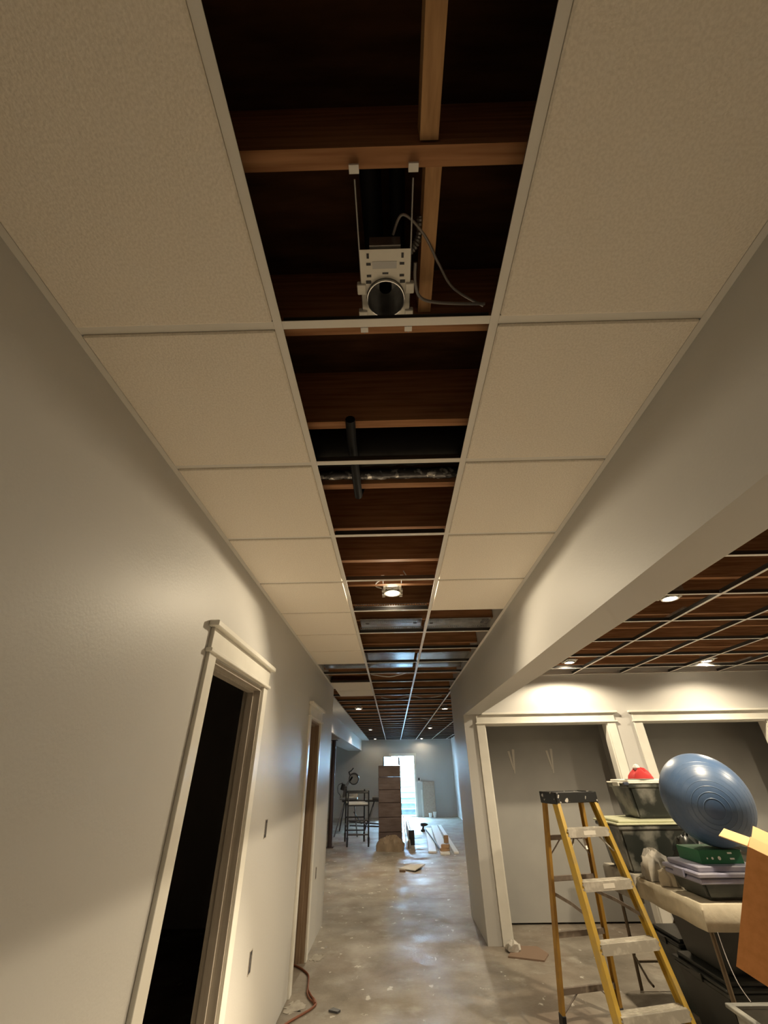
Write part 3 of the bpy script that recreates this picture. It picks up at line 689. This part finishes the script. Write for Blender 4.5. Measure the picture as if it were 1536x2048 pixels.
MB().box(-0.185, 0.185, 0.103, 0.115, HC - 0.03, HC + 0.028).build('cap_rim', 'cap', cp, bevel=0.004)
for s in (-1, 1):
    MB().box(min(s * 0.185, s * 0.173), max(s * 0.185, s * 0.173), -0.13, 0.115, HC - 0.05, HC + 0.030).build('cap_side', 'cap', cp, bevel=0.004)
MB().beam((-0.01, -0.115, 1.075), (-0.03, -0.16, 1.00), 0.014, 0.012, (1, 0, 0)).build('bucket_hook', 'white_plastic', lad)

# ------------------------------------------------------------------ folding table and the pile on it
TX0, TX1, TY0, TY1, TZ = 1.93, 2.70, 3.53, 4.96, 0.77
tb = thing('folding_table', 'folding table with dark metal legs carrying the tubs and blue ball', 'table', ((TX0 + TX1) / 2, (TY0 + TY1) / 2, 0))
w, l = (TX1 - TX0) / 2, (TY1 - TY0) / 2
MB().box(-w, w, -l, l, TZ - 0.035, TZ).build('tabletop', 'tabletop', tb, bevel=0.004)
for sx in (-1, 1):
    for sy in (-1, 1):
        MB().tube([(sx * (w - 0.035), sy * (l - 0.13), TZ - 0.035), (sx * (w - 0.03), sy * (l - 0.10), 0.0)] if sy > 0 else [(sx * (w - 0.02), sy * (l - 0.03), TZ - 0.035), (sx * (w - 0.02), sy * (l - 0.03), 0.0)], 0.014, 8).build('leg', 'tableleg', tb, True)
for sy in (-1, 1):
    MB().tube([(-w + 0.03, sy * (l - 0.10 if sy > 0 else l - 0.03), 0.16), (w - 0.03, sy * (l - 0.10 if sy > 0 else l - 0.03), 0.16)], 0.009, 8).build('leg_rail', 'tableleg', tb, True)
    MB().tube([(0, sy * (l - 0.09 if sy > 0 else l - 0.05), 0.3), (0, sy * 0.15, TZ - 0.04)], 0.008, 8).build('leg_stay', 'tableleg', tb, True)
MB().tube([(-w + 0.033, l - 0.105, 0.20), (-w + 0.02, l - 0.30, 0.11), (-w + 0.02, l - 0.36, 0.10)], 0.009, 8).build('leg_stay', 'tableleg', tb, True)

# canvas cloth over the near part of the table
def cloth(name, x0, x1, y0, y1, z, drop, m, label, cat, amp=0.004, seed=1):
    rnd = random.Random(seed); nx, ny = 14, 16; vs = []; fs = []; ph = rnd.random() * 6
    # rows wrap: hanging left side, top, hanging front side
    xs = [x0 - 0.012] * 3 + [x0 + (x1 - x0) * i / nx for i in range(nx + 1)]
    xz = [drop, drop * 0.55, 0.02] + [0.0] * (nx + 1)
    ys = [y0 - 0.012] * 3 + [y0 + (y1 - y0) * i / ny for i in range(ny + 1)]
    yz = [drop, drop * 0.55, 0.02] + [0.0] * (ny + 1)
    for j in range(len(ys)):
        for i in range(len(xs)):
            dz = max(xz[i], yz[j]); wv = math.sin(xs[i] * 19 + ph) * math.cos(ys[j] * 17 + ph)
            lift = amp * (wv + rnd.uniform(-0.5, 0.5))
            ox = -0.005 * (1 + math.sin(ys[j] * 16 + ph)) * (xz[i] / drop if drop else 0)
            oy = -0.005 * (1 + math.sin(xs[i] * 15 + ph)) * (yz[j] / drop if drop else 0)
            vs.append((xs[i] + ox, ys[j] + oy, z - dz + (abs(lift) if dz == 0 else lift)))
    n_ = len(xs)
    for j in range(len(ys) - 1):
        for i in range(n_ - 1): fs.append((j * n_ + i, j * n_ + i + 1, (j + 1) * n_ + i + 1, (j + 1) * n_ + i))
    o = MB().add(vs, fs).build(name, m, smooth=True)
    md = o.modifiers.new('thickness', 'SOLIDIFY'); md.thickness = 0.003; md.offset = 1
    return tag(o, label, cat)
cloth('drop_cloth', TX0 - 0.004, TX1 - 0.02, TY0 - 0.004, 4.33, TZ + 0.004, 0.118, 'cloth', 'beige canvas cloth hanging over the near corner of the folding table', 'cloth', 0.0015)

def tub(name, label, cat, x0, x1, y0, y1, z0, z1, m, lidm, lid_h=0.035, over=0.02, taper=0.035, group='storage tubs'):
    cx, cy = (x0 + x1) / 2, (y0 + y1) / 2
    t = thing(name, label, cat, (cx, cy, z0), group=group); a, b = (x1 - x0) / 2, (y1 - y0) / 2; hh = z1 - z0 - lid_h
    MB().frustum(-a, a, -b, b, 0, hh - 0.002, taper).build('tub_body', m, t, bevel=0.016, seg=2)
    MB().box(-a - over * 0.5, a + over * 0.5, -b - over * 0.5, b + over * 0.5, hh - 0.03, hh - 0.003).build('rim', m, t, bevel=0.006)
    if lidm:
        ld = MB().box(-a - over, a + over, -b - over, b + over, hh, hh + lid_h * 0.45).build('lid', lidm, t, bevel=0.006)
        MB().box(-a + 0.01, a - 0.01, -b + 0.01, b - 0.01, hh + lid_h * 0.42, hh + lid_h).build('lid_top', lidm, ld, bevel=0.006)
        for sx in (-1, 1):
            MB().box(min(sx * (a + over - 0.004), sx * (a + over + 0.012)), max(sx * (a + over - 0.004), sx * (a + over + 0.012)), -0.06, 0.06, hh - 0.02, hh + lid_h * 0.5).build('lid_clip', lidm, ld, bevel=0.004)
    return t
tub('storage_tub', 'dusty clear tub with a yellowish lid, standing at the back of the folding table', 'tub', 1.93, 2.55, 4.44, 4.90, TZ, 1.125, 'clear', 'clearlid')
wt = tub('storage_tub', 'smaller clear tub with a white lid, under the red hat', 'tub', 2.14, 2.58, 4.50, 4.88, 1.125, 1.415, 'clear', 'whitelid', lid_h=0.03)
MB().box(-0.275, -0.225, -0.225, -0.20, 0.25, 0.275).build('lid_latch', 'navy', wt, bevel=0.006, label='navy blue lid latch')
bt = tub('storage_tub', 'dark tub with a slate purple stepped lid, at the front corner of the table', 'tub', 1.985, 2.42, 3.55, 3.93, TZ + 0.013, 0.955, 'darktub', 'purple', lid_h=0.055, over=0.022)
MB().box(-0.232, 0.232, -0.205, 0.205, 0.085, 0.112).build('lid_skirt', 'purple', bt, bevel=0.006)
# rags on the table between the tubs
def crumple(name, label, cat, c, rx, ry, rz_, m, seed, n=18):
    rnd = random.Random(seed); vs = []; fs = []; rings = 7
    for i in range(rings + 1):
        ph = (PI / 2) * i / rings
        for k in range(n):
            a_ = 2 * PI * k / n; q = 1 + 0.22 * math.sin(3 * a_ + seed) + 0.14 * math.sin(7 * a_ + 2 * seed + i) + rnd.uniform(-0.08, 0.08)
            vs.append((c[0] + rx * q * math.cos(ph) * math.cos(a_), c[1] + ry * q * math.cos(ph) * math.sin(a_), c[2] + rz_ * math.sin(ph) ** 0.6 * (1 + rnd.uniform(-0.14, 0.14))))
    for i in range(rings):
        for k in range(n): fs.append((i * n + k, i * n + (k + 1) % n, (i + 1) * n + (k + 1) % n, (i + 1) * n + k))
    fs.append(tuple(range(n))[::-1])
    return tag(MB().add(vs, fs).build(name, m, smooth=True), label, cat)
crumple('plastic_sheet', 'crumpled dusty plastic sheet between the yellowish-lidded tub and the slate tub', 'plastic sheet', (2.04, 4.23, TZ + 0.012), 0.10, 0.12, 0.17, 'rag', 3)
crumple('canvas_rag', 'beige canvas rag bunched on the left edge of the folding table', 'rag', (2.01, 4.00, TZ + 0.012), 0.06, 0.05, 0.10, 'cloth', 5)
crumple('dark_bundle', 'dark bundle pushed in behind the slate-lidded tub under the blue ball', 'bundle', (2.36, 4.19, TZ + 0.012), 0.14, 0.15, 0.26, 'darktub', 8)

cloth('dust_sheet', TX0 - 0.012, TX0 + 0.012, 4.37, 4.93, TZ + 0.002, 0.16, 'rag', 'dusty grey plastic sheet hanging off the left side of the table, behind the canvas cloth', 'plastic sheet', 0.001, 4)

# green carton with white print
gb = thing('green_carton', 'dark green carton with white print under the blue ball', 'carton', (2.19, 3.63, 0.955), 0.0)
MB().box(-0.115, 0.17, 0, 0.26, 0, 0.072).build('carton_body', 'green', gb, bevel=0.002)
MB().box(-0.117, 0.172, -0.001, 0.26, 0.069, 0.0735).build('carton_lid', 'green', gb)
for x, s_ in ((-0.07, 0.010), (-0.035, 0.014), (0.012, 0.02)):
    MB().lathe([(s_ * 0.55, 0), (s_ * 0.5, 0.001)], 10, cap0=True, cap1=True).xf(Matrix.Translation((x, 0.0003, 0.030)) @ Matrix.Rotation(PI / 2, 4, 'X')).build('print_mark', 'print', gb)
for x, z in ((0.075, 0.052), (0.082, 0.022)):
    MB().box(x, x + 0.03, -0.0012, 0.0, z, z + 0.009).build('print_mark', 'print', gb)
# exercise ball
BR = 0.2836
bo = thing('exercise_ball', 'big blue exercise ball resting on the green carton', 'ball', (2.29, 3.69, 1.031))
prof = []
NP = 64
for i in range(NP + 1):
    ph = -PI / 2 + PI * i / NP; rr_ = BR
    prof.append((max(rr_ * math.cos(ph), 0.0002), rr_ * math.sin(ph)))
axis = Matrix.Translation((0, 0, BR)) @ Vector((-0.40, -0.86, -0.16)).to_track_quat('Z', 'Y').to_matrix().to_4x4()
MB().lathe(prof, 64).xf(axis).build('ball_skin', 'ball', bo, True)
for lat in (0.30, 0.38, 0.46, 0.54, 0.62, 0.70, 0.78, 0.86):
    for sg in (-1, 1):
        z_ = BR * math.sin(lat * PI / 2) * sg; r_ = BR * math.cos(lat * PI / 2)
        MB().lathe([(r_ - 0.002, z_ - 0.0025), (r_ + 0.0008, z_), (r_ - 0.002, z_ + 0.0025)], 56).xf(axis).build('ridge', 'ballrib', bo, True)
MB().lathe([(0.012, -BR + 0.002), (0.010, -BR - 0.003)], 12, cap1=True).xf(axis).build('valve_plug', 'white_plastic', bo, True)

# red felt hat with white trim
ht = thing('felt_hat', 'red felt hat with white fluffy top on the white tub lid', 'hat', (2.34, 4.62, 1.415))
mb = MB().lathe([(0.095, 0.004), (0.088, 0.03), (0.07, 0.055), (0.045, 0.075), (0.01, 0.08)], 18, cap0=True, cap1=True)
mb.v = [(x * (1.15 + 0.15 * math.sin(5 * math.atan2(y, x))), y * 0.9, z * (1 + 0.25 * math.sin(3 * math.atan2(y, x) + 1))) for x, y, z in mb.v]
mb.build('hat_crown', 'red', ht, True)
mb = MB().prism([(-0.20, -0.08), (-0.05, -0.12), (0.06, -0.10), (0.02, -0.02), (-0.12, -0.03)], 0.001, 0.007)
mb.build('hat_brim', 'dust', ht)
mb = MB().lathe([(0.0, -0.028), (0.022, -0.02), (0.032, 0), (0.022, 0.022), (0.0, 0.03)], 12)
mb.v = [(x * random.uniform(0.8, 1.2) - 0.02, y * random.uniform(0.8, 1.2), z + 0.095) for x, y, z in mb.v]
mb.build('pompom', 'fluff', ht, True)

# cardboard box tipped over against the table
bx = thing('cardboard_box', 'open orange-brown cardboard box tipped at the right edge, in front of the table', 'box', (1.575, 2.76, 0.728))
bx.rotation_euler = (0, math.radians(26.3), math.radians(-38))
BW, BD, BH, th = 0.50, 0.36, 0.50, 0.005
MB().box(0, BW, 0, th, 0, BH).build('front_panel', 'kraft', bx)
MB().box(0, BW, BD - th, BD, 0, BH).build('back_panel', 'kraft', bx)
MB().box(0, th, th, BD - th, 0, BH).build('side_panel', 'kraft', bx)
MB().box(BW - th, BW, th, BD - th, 0, BH).build('side_panel', 'kraft', bx)
MB().box(th, BW - th, th, BD - th, 0, th).build('bottom_panel', 'kraft', bx)
MB().beam((0.25, 0.0, BH), (0.25, 0.10, BH + 0.035), 0.49, 0.004, (1, 0, 0)).build('flap', 'kraftin', bx)
MB().beam((0.0, BD / 2, BH), (-0.11, BD / 2, BH - 0.015), 0.35, 0.004, (0, 1, 0)).build('flap', 'kraftin', bx)
MB().beam((0.25, BD, BH), (0.25, BD + 0.12, BH + 0.05), 0.49, 0.004, (1, 0, 0)).build('flap', 'kraftin', bx)

# open grey bin under the box
gbn = thing('open_bin', 'open dusty grey bin on the floor below the tipped cardboard box', 'bin', (2.03, 2.90, 0), group='storage tubs')
mb = MB(); a, b, hh = 0.29, 0.30, 0.45
for x0, x1, y0, y1 in ((-a, -a + 0.008, -b, b), (a - 0.008, a, -b, b), (-a, a, -b, -b + 0.008), (-a, a, b - 0.008, b)): mb.box(x0, x1, y0, y1, 0, hh)
mb.box(-a, a, -b, b, 0, 0.01).build('bin_body', 'greytub', gbn)
mb = MB()
for x0, x1, y0, y1 in ((-a - 0.025, -a + 0.008, -b - 0.025, b + 0.025), (a - 0.008, a + 0.025, -b - 0.025, b + 0.025), (-a, a, -b - 0.025, -b + 0.008), (-a, a, b - 0.008, b + 0.025)): mb.box(x0, x1, y0, y1, hh - 0.004, hh + 0.014)
mb.build('rim', 'greytub', gbn, bevel=0.003)
MB().box(-a + 0.01, a - 0.01, -b + 0.01, b - 0.01, 0.01, 0.26).build('contents', 'dust', gbn)
# black tubs below the table
tub('storage_tub', 'large black lidded tub on the floor under the folding table', 'tub', 1.99, 2.55, 3.66, 4.20, 0, 0.40, 'blacktub', 'blacktub', lid_h=0.04)
tub('storage_tub', 'black tub stacked second, right below the table top', 'tub', 2.02, 2.52, 3.70, 4.18, 0.40, 0.70, 'blacktub', 'blacktub', lid_h=0.04)
tub('storage_tub', 'dark tub on the floor at the back under the folding table', 'tub', 2.10, 2.60, 4.32, 4.72, 0, 0.42, 'darktub', 'blacktub', lid_h=0.04)
tag(MB().tube(curve_pts([(1.955, 3.503, 0.66), (1.93, 3.45, 0.56), (1.88, 3.33, 0.50), (1.85, 3.215, 0.4665)]), 0.0025, 6).build('strap', 'cable', smooth=True), 'thin grey strap running from the table cloth down to the open grey bin', 'strap')
# things further right behind the ball
tub('storage_tub', 'dusty grey tub at the right edge behind the blue ball', 'tub', 3.05, 3.62, 4.35, 4.80, 0, 0.95, 'greytub', 'darktub', lid_h=0.05, taper=0.05)

# ================================================================== FAR ROOM
def rbox(name, parent, m, *a, bevel=0.0, label=None): return MB().box(*a).build(name, m, parent, bevel=bevel, label=label)
# tall wrapped stack
t = thing('wrapped_stack', 'tall dark brown wrapped stack standing in front of the bright doorway', 'stack', (-0.11, 12.0, 0), 0.0)
lv = [0.0, 0.30, 0.58, 0.86, 1.12, 1.38, 1.625]
for i in range(6):
    w = 0.278 - 0.004 * (i % 2)
    MB().box(-w, w, 0.0, 0.40, lv[i] + 0.003, lv[i + 1] - 0.003).build('carton', 'browncard', t, bevel=0.008)
MB().box(0.225, 0.27, 0.05, 0.12, 1.625, 1.80).build('corner_post', 'darkgrey', t)
crumple('paper_sack', 'crumpled tan paper sack slumped at the foot of the brown stack', 'sack', (-0.08, 11.72, 0.0), 0.29, 0.16, 0.26, 'sack', 11, 22)
crumple('grey_sack', 'grey crumpled sack squeezed right of the tan paper sack', 'sack', (0.32, 12.02, 0.0), 0.035, 0.06, 0.16, 'dust', 12, 16)
t = thing('drywall_offcut', 'white board offcut leaning on the right side of the brown stack', 'board', (0.20, 12.2, 0))
MB().beam((0.06, 0.0, 0.0), (0.0, 0.0, 0.62), 0.5, 0.012, (0, 1, 0)).build('offcut', 'whiteboard', t)
# long boards on edge with dark ends
t = thing('board_stack', 'stack of long pale boards with black end, right of the brown stack', 'boards', (0.40, 12.5, 0))
MB().box(-0.07, 0.065, -0.01, 0.02, 0, 0.285).build('end_cap', 'black', t)
for i, x in enumerate((-0.065, -0.02, 0.022)):
    MB().box(x, x + 0.036, 0.02, 3.2, 0, 0.27 + 0.012 * (i % 2)).build('board', ['whiteboard', 'darkgrey', 'whiteboard'][i], t)
# primed boards on the floor
for i, (x0, y0, x1, y1, w, z, m_, lb) in enumerate(((0.80, 11.35, 1.02, 15.6, 0.17, 0.0, 'whiteboard', 'leftmost primed white board lying on the far room floor'),
                                       (1.05, 11.1, 1.24, 16.2, 0.20, 0.0, 'whiteboard', 'middle primed white board lying on the floor under the wood blocks'),
                                       (1.30, 11.2, 1.42, 16.3, 0.10, 0.0, 'whiteboard', 'rightmost primed white board lying on the far room floor'),
                                       (0.98, 11.5, 0.90, 14.9, 0.022, 0.032, 'darkgrey', 'thin dark strip lying along the white boards'))):
    tag(MB().beam((x0, y0, z + 0.016), (x1, y1, z + 0.016), w, 0.03, (1, 0, 0)).build('board', m_, bevel=0.002), lb, 'board', 'boards on the far room floor')
for i, (x, y, z, sx, sy, sz, rz_, lb) in enumerate(((1.07, 11.35, 0.033, 0.20, 0.09, 0.05, 0.2, 'brown wood block lying lowest on the white boards'),
                                            (1.09, 11.37, 0.083, 0.17, 0.12, 0.06, -0.3, 'brown wood block stacked on the lowest block'),
                                            (1.22, 12.45, 0.033, 0.09, 0.09, 0.15, 0.3, 'upright brown wood block standing on the white boards'))):
    o = thing('wood_block', lb, 'wood block', (x, y, z), rz_, group='wood blocks on the boards')
    MB().box(-sx / 2, sx / 2, -sy / 2, sy / 2, 0, sz).build('offcut', 'pinewood', o, bevel=0.004)
t = thing('power_drill', 'small dark power tool on the floor at the far end of the boards', 'tool', (0.86, 15.0, 0), 0.4)
MB().tube([(-0.10, 0, 0.16), (0.02, 0, 0.16), (0.08, 0, 0.16), (0.12, 0, 0.16)], [0.04, 0.042, 0.03, 0.012], 10).build('drill_body', 'black', t, True)
MB().beam((-0.03, 0, 0.14), (-0.05, 0, 0.05), 0.035, 0.05, (0, 1, 0)).build('grip', 'black', t, bevel=0.006)
MB().box(-0.10, 0.0, -0.04, 0.04, 0.0, 0.055).build('battery', 'darkgrey', t, bevel=0.006)
# things by the far wall
t = thing('hardboard_sheet', 'tan hardboard sheet leaning on the far wall, right of the doorway', 'board', (1.36, FAR - 0.16, 0))
MB().beam((0, 0.0, 0.01), (0, 0.14, 1.13), 0.46, 0.02, (1, 0, 0)).build('sheet', 'tan', t)
t = thing('white_strip', 'narrow white board leaning on the far wall beside the tan sheet', 'board', (1.08, FAR - 0.12, 0))
MB().beam((0, 0, 0.0), (0.0, 0.105, 0.86), 0.06, 0.018, (1, 0, 0)).build('strip', 'whiteboard', t)
for i, (x, s_) in enumerate(((1.33, 0.9), (1.50, 1.1))):
    o = thing('paper_cup', ['smaller white cup on the floor before the tan sheet', 'larger white cup on the floor before the tan sheet'][i], 'cup', (x, FAR - 0.45, 0), group='white cups by the far wall')
    MB().lathe([(0.045 * s_, 0), (0.065 * s_, 0.17 * s_), (0.06 * s_, 0.17 * s_), (0.042 * s_, 0.01)], 16, cap0=True, cap1=True).build('cup', 'white_plastic', o, True)
t = thing('light_switch', 'white and black switch plate on the far wall right of the doorway', 'switch', (1.0, FAR, 1.17))
MB().box(-0.06, 0.06, -0.008, 0, -0.07, 0.07).build('plate', 'white_plastic', t); MB().box(-0.04, 0.03, -0.02, -0.008, 0.0, 0.08).build('rocker', 'black', t)
t = thing('support_post', 'dark oxide-painted steel post under the bulkhead', 'post', (-1.56, 12.28, 0))
MB().tube([(0, 0, 0.01), (0, 0, 2.21)], 0.055, 16).build('shaft', 'postred', t, True); MB().box(-0.09, 0.09, -0.09, 0.09, 0, 0.012).build('base_plate', 'postred', t); MB().box(-0.09, 0.09, -0.09, 0.09, 2.206, 2.219).build('top_plate', 'postred', t)

# black tubular rack
t = thing('metal_rack', 'black tubular metal rack with a white shelf, in front of the miter saw', 'rack', (-0.97, 12.75, 0))
A = dict(fl=(-0.18, -0.42), fr=(0.33, -0.42), bl=(-0.32, 0.47), br=(0.17, 0.47))
for k_, (x, y) in A.items():
    MB().tube([(x, y, 0.17), (x, y, 1.10)], 0.018, 8).build('post', 'black', t, True)
    MB().tube([(x, y, 0.0), (x, y, 0.18)], [0.02, 0.028], 8).build('foot', 'black', t, True)
def bar(p, q, z, r_=0.016): MB().tube([(*A[p], z), (*A[q], z)], r_, 8).build('rail', 'black', t, True)
for z in (0.23, 0.50, 0.80, 1.06): bar('fl', 'fr', z)
for z in (0.23, 0.50, 0.80, 1.06): bar('bl', 'br', z)
for z in (0.80, 1.06, 0.36): bar('fl', 'bl', z); bar('fr', 'br', z)
MB().prism([(A['fl'][0], -0.40), (A['fr'][0], -0.40), (A['br'][0], 0.45), (A['bl'][0], 0.45)], 0.815, 0.835).build('shelf', 'whiteboard', t)
# miter saw on its stand
t = thing('saw_stand', 'dark folding saw stand with splayed legs and a long beam', 'stand', (-1.2, 14.8, 0))
MB().box(-0.35, 0.75, -0.05, 0.05, 0.74, 0.80).build('beam', 'black', t, bevel=0.005)
MB().box(-0.35, 0.75, -0.17, -0.11, 0.76, 0.80).build('beam', 'darkgrey', t, bevel=0.005)
MB().box(0.55, 0.75, -0.2, 0.1, 0.80, 0.86).build('roller_support', 'darkgrey', t, bevel=0.005)
for (p, q) in (((-0.28, -0.05, 0.75), (-0.48, -0.70, 0)), ((-0.28, 0.05, 0.75), (-0.48, 0.60, 0)), ((0.0, -0.05, 0.75), (0.16, -0.70, 0)), ((0.60, 0.0, 0.75), (0.28, 0.60, 0)), ((0.60, 0.0, 0.75), (0.45, -0.5, 0.22))):
    MB().tube([p, q], 0.018, 8).build('leg', 'darkgrey', t, True)
MB().tube([(0.0, -0.05, 0.5), (0.2, 0.3, 0.2)], 0.014, 6).build('brace', 'black', t, True)
MB().tube([(-0.1, -0.35, 0.30), (0.74, -0.35, 0.24)], 0.018, 6).build('foot_bar', 'black', t, True); MB().tube([(-0.1, -0.20, 0.20), (0.74, -0.2, 0.17)], 0.018, 6).build('foot_bar', 'black', t, True)
t = thing('miter_saw', 'grey and black sliding miter saw raised on the dark stand', 'saw', (-1.36, 14.78, 0.80))
MB().box(-0.26, 0.26, -0.16, 0.14, 0.0, 0.05).build('saw_table', 'sawgrey', t, bevel=0.01)
MB().lathe([(0.15, 0.05), (0.15, 0.07)], 24, cap0=True, cap1=True).build('turntable', 'alu', t, True)
MB().box(-0.26, -0.05, 0.08, 0.10, 0.05, 0.14).box(0.05, 0.26, 0.08, 0.10, 0.05, 0.14).build('fence', 'alu', t)
MB().beam((-0.14, 0.0, 0.06), (-0.10, 0.0, 0.34), 0.07, 0.10, (0, 1, 0)).build('pivot_column', 'darkgrey', t, bevel=0.01)
MB().beam((-0.12, 0.0, 0.30), (0.10, 0.0, 0.58), 0.06, 0.07, (0, 1, 0)).build('saw_arm', 'sawgrey', t, bevel=0.01)
cyl = Matrix.Rotation(PI / 2, 4, 'X')
MB().lathe([(0.05, -0.03), (0.15, -0.03), (0.15, 0.03), (0.05, 0.03)], 24, cap0=True, cap1=True).xf(Matrix.Translation((0.14, 0, 0.52)) @ cyl).build('blade_guard', 'sawgrey', t, True)
MB().lathe([(0.155, -0.012), (0.158, 0), (0.155, 0.012), (0.13, 0.012), (0.13, -0.012), (0.155, -0.012)], 24).xf(Matrix.Translation((0.14, -0.03, 0.52)) @ cyl).build('guard_rim', 'black', t, True)
MB().lathe([(0.05, -0.04), (0.05, -0.05)], 16, cap0=True, cap1=True).xf(Matrix.Translation((0.14, 0, 0.52)) @ cyl).build('arbor', 'darkgrey', t, True)
MB().tube([(0.02, 0.0, 0.62), (-0.02, 0, 0.69), (0.06, 0, 0.73), (0.12, 0, 0.80)], [0.03, 0.026, 0.02, 0.016], 8).build('handle', 'black', t, True)
MB().lathe([(0.055, 0), (0.055, 0.16)], 16, cap0=True, cap1=True).xf(Matrix.Translation((-0.22, 0.0, 0.24)) @ Matrix.Rotation(0.3, 4, 'Y')).build('motor', 'black', t, True)
MB().tube(curve_pts([(-0.2, 0, 0.42), (-0.33, 0, 0.36), (-0.34, 0, 0.2), (-0.26, 0, 0.1), (-0.27, 0, 0.02)]), 0.01, 6).build('power_cord', 'darkgrey', t, True)
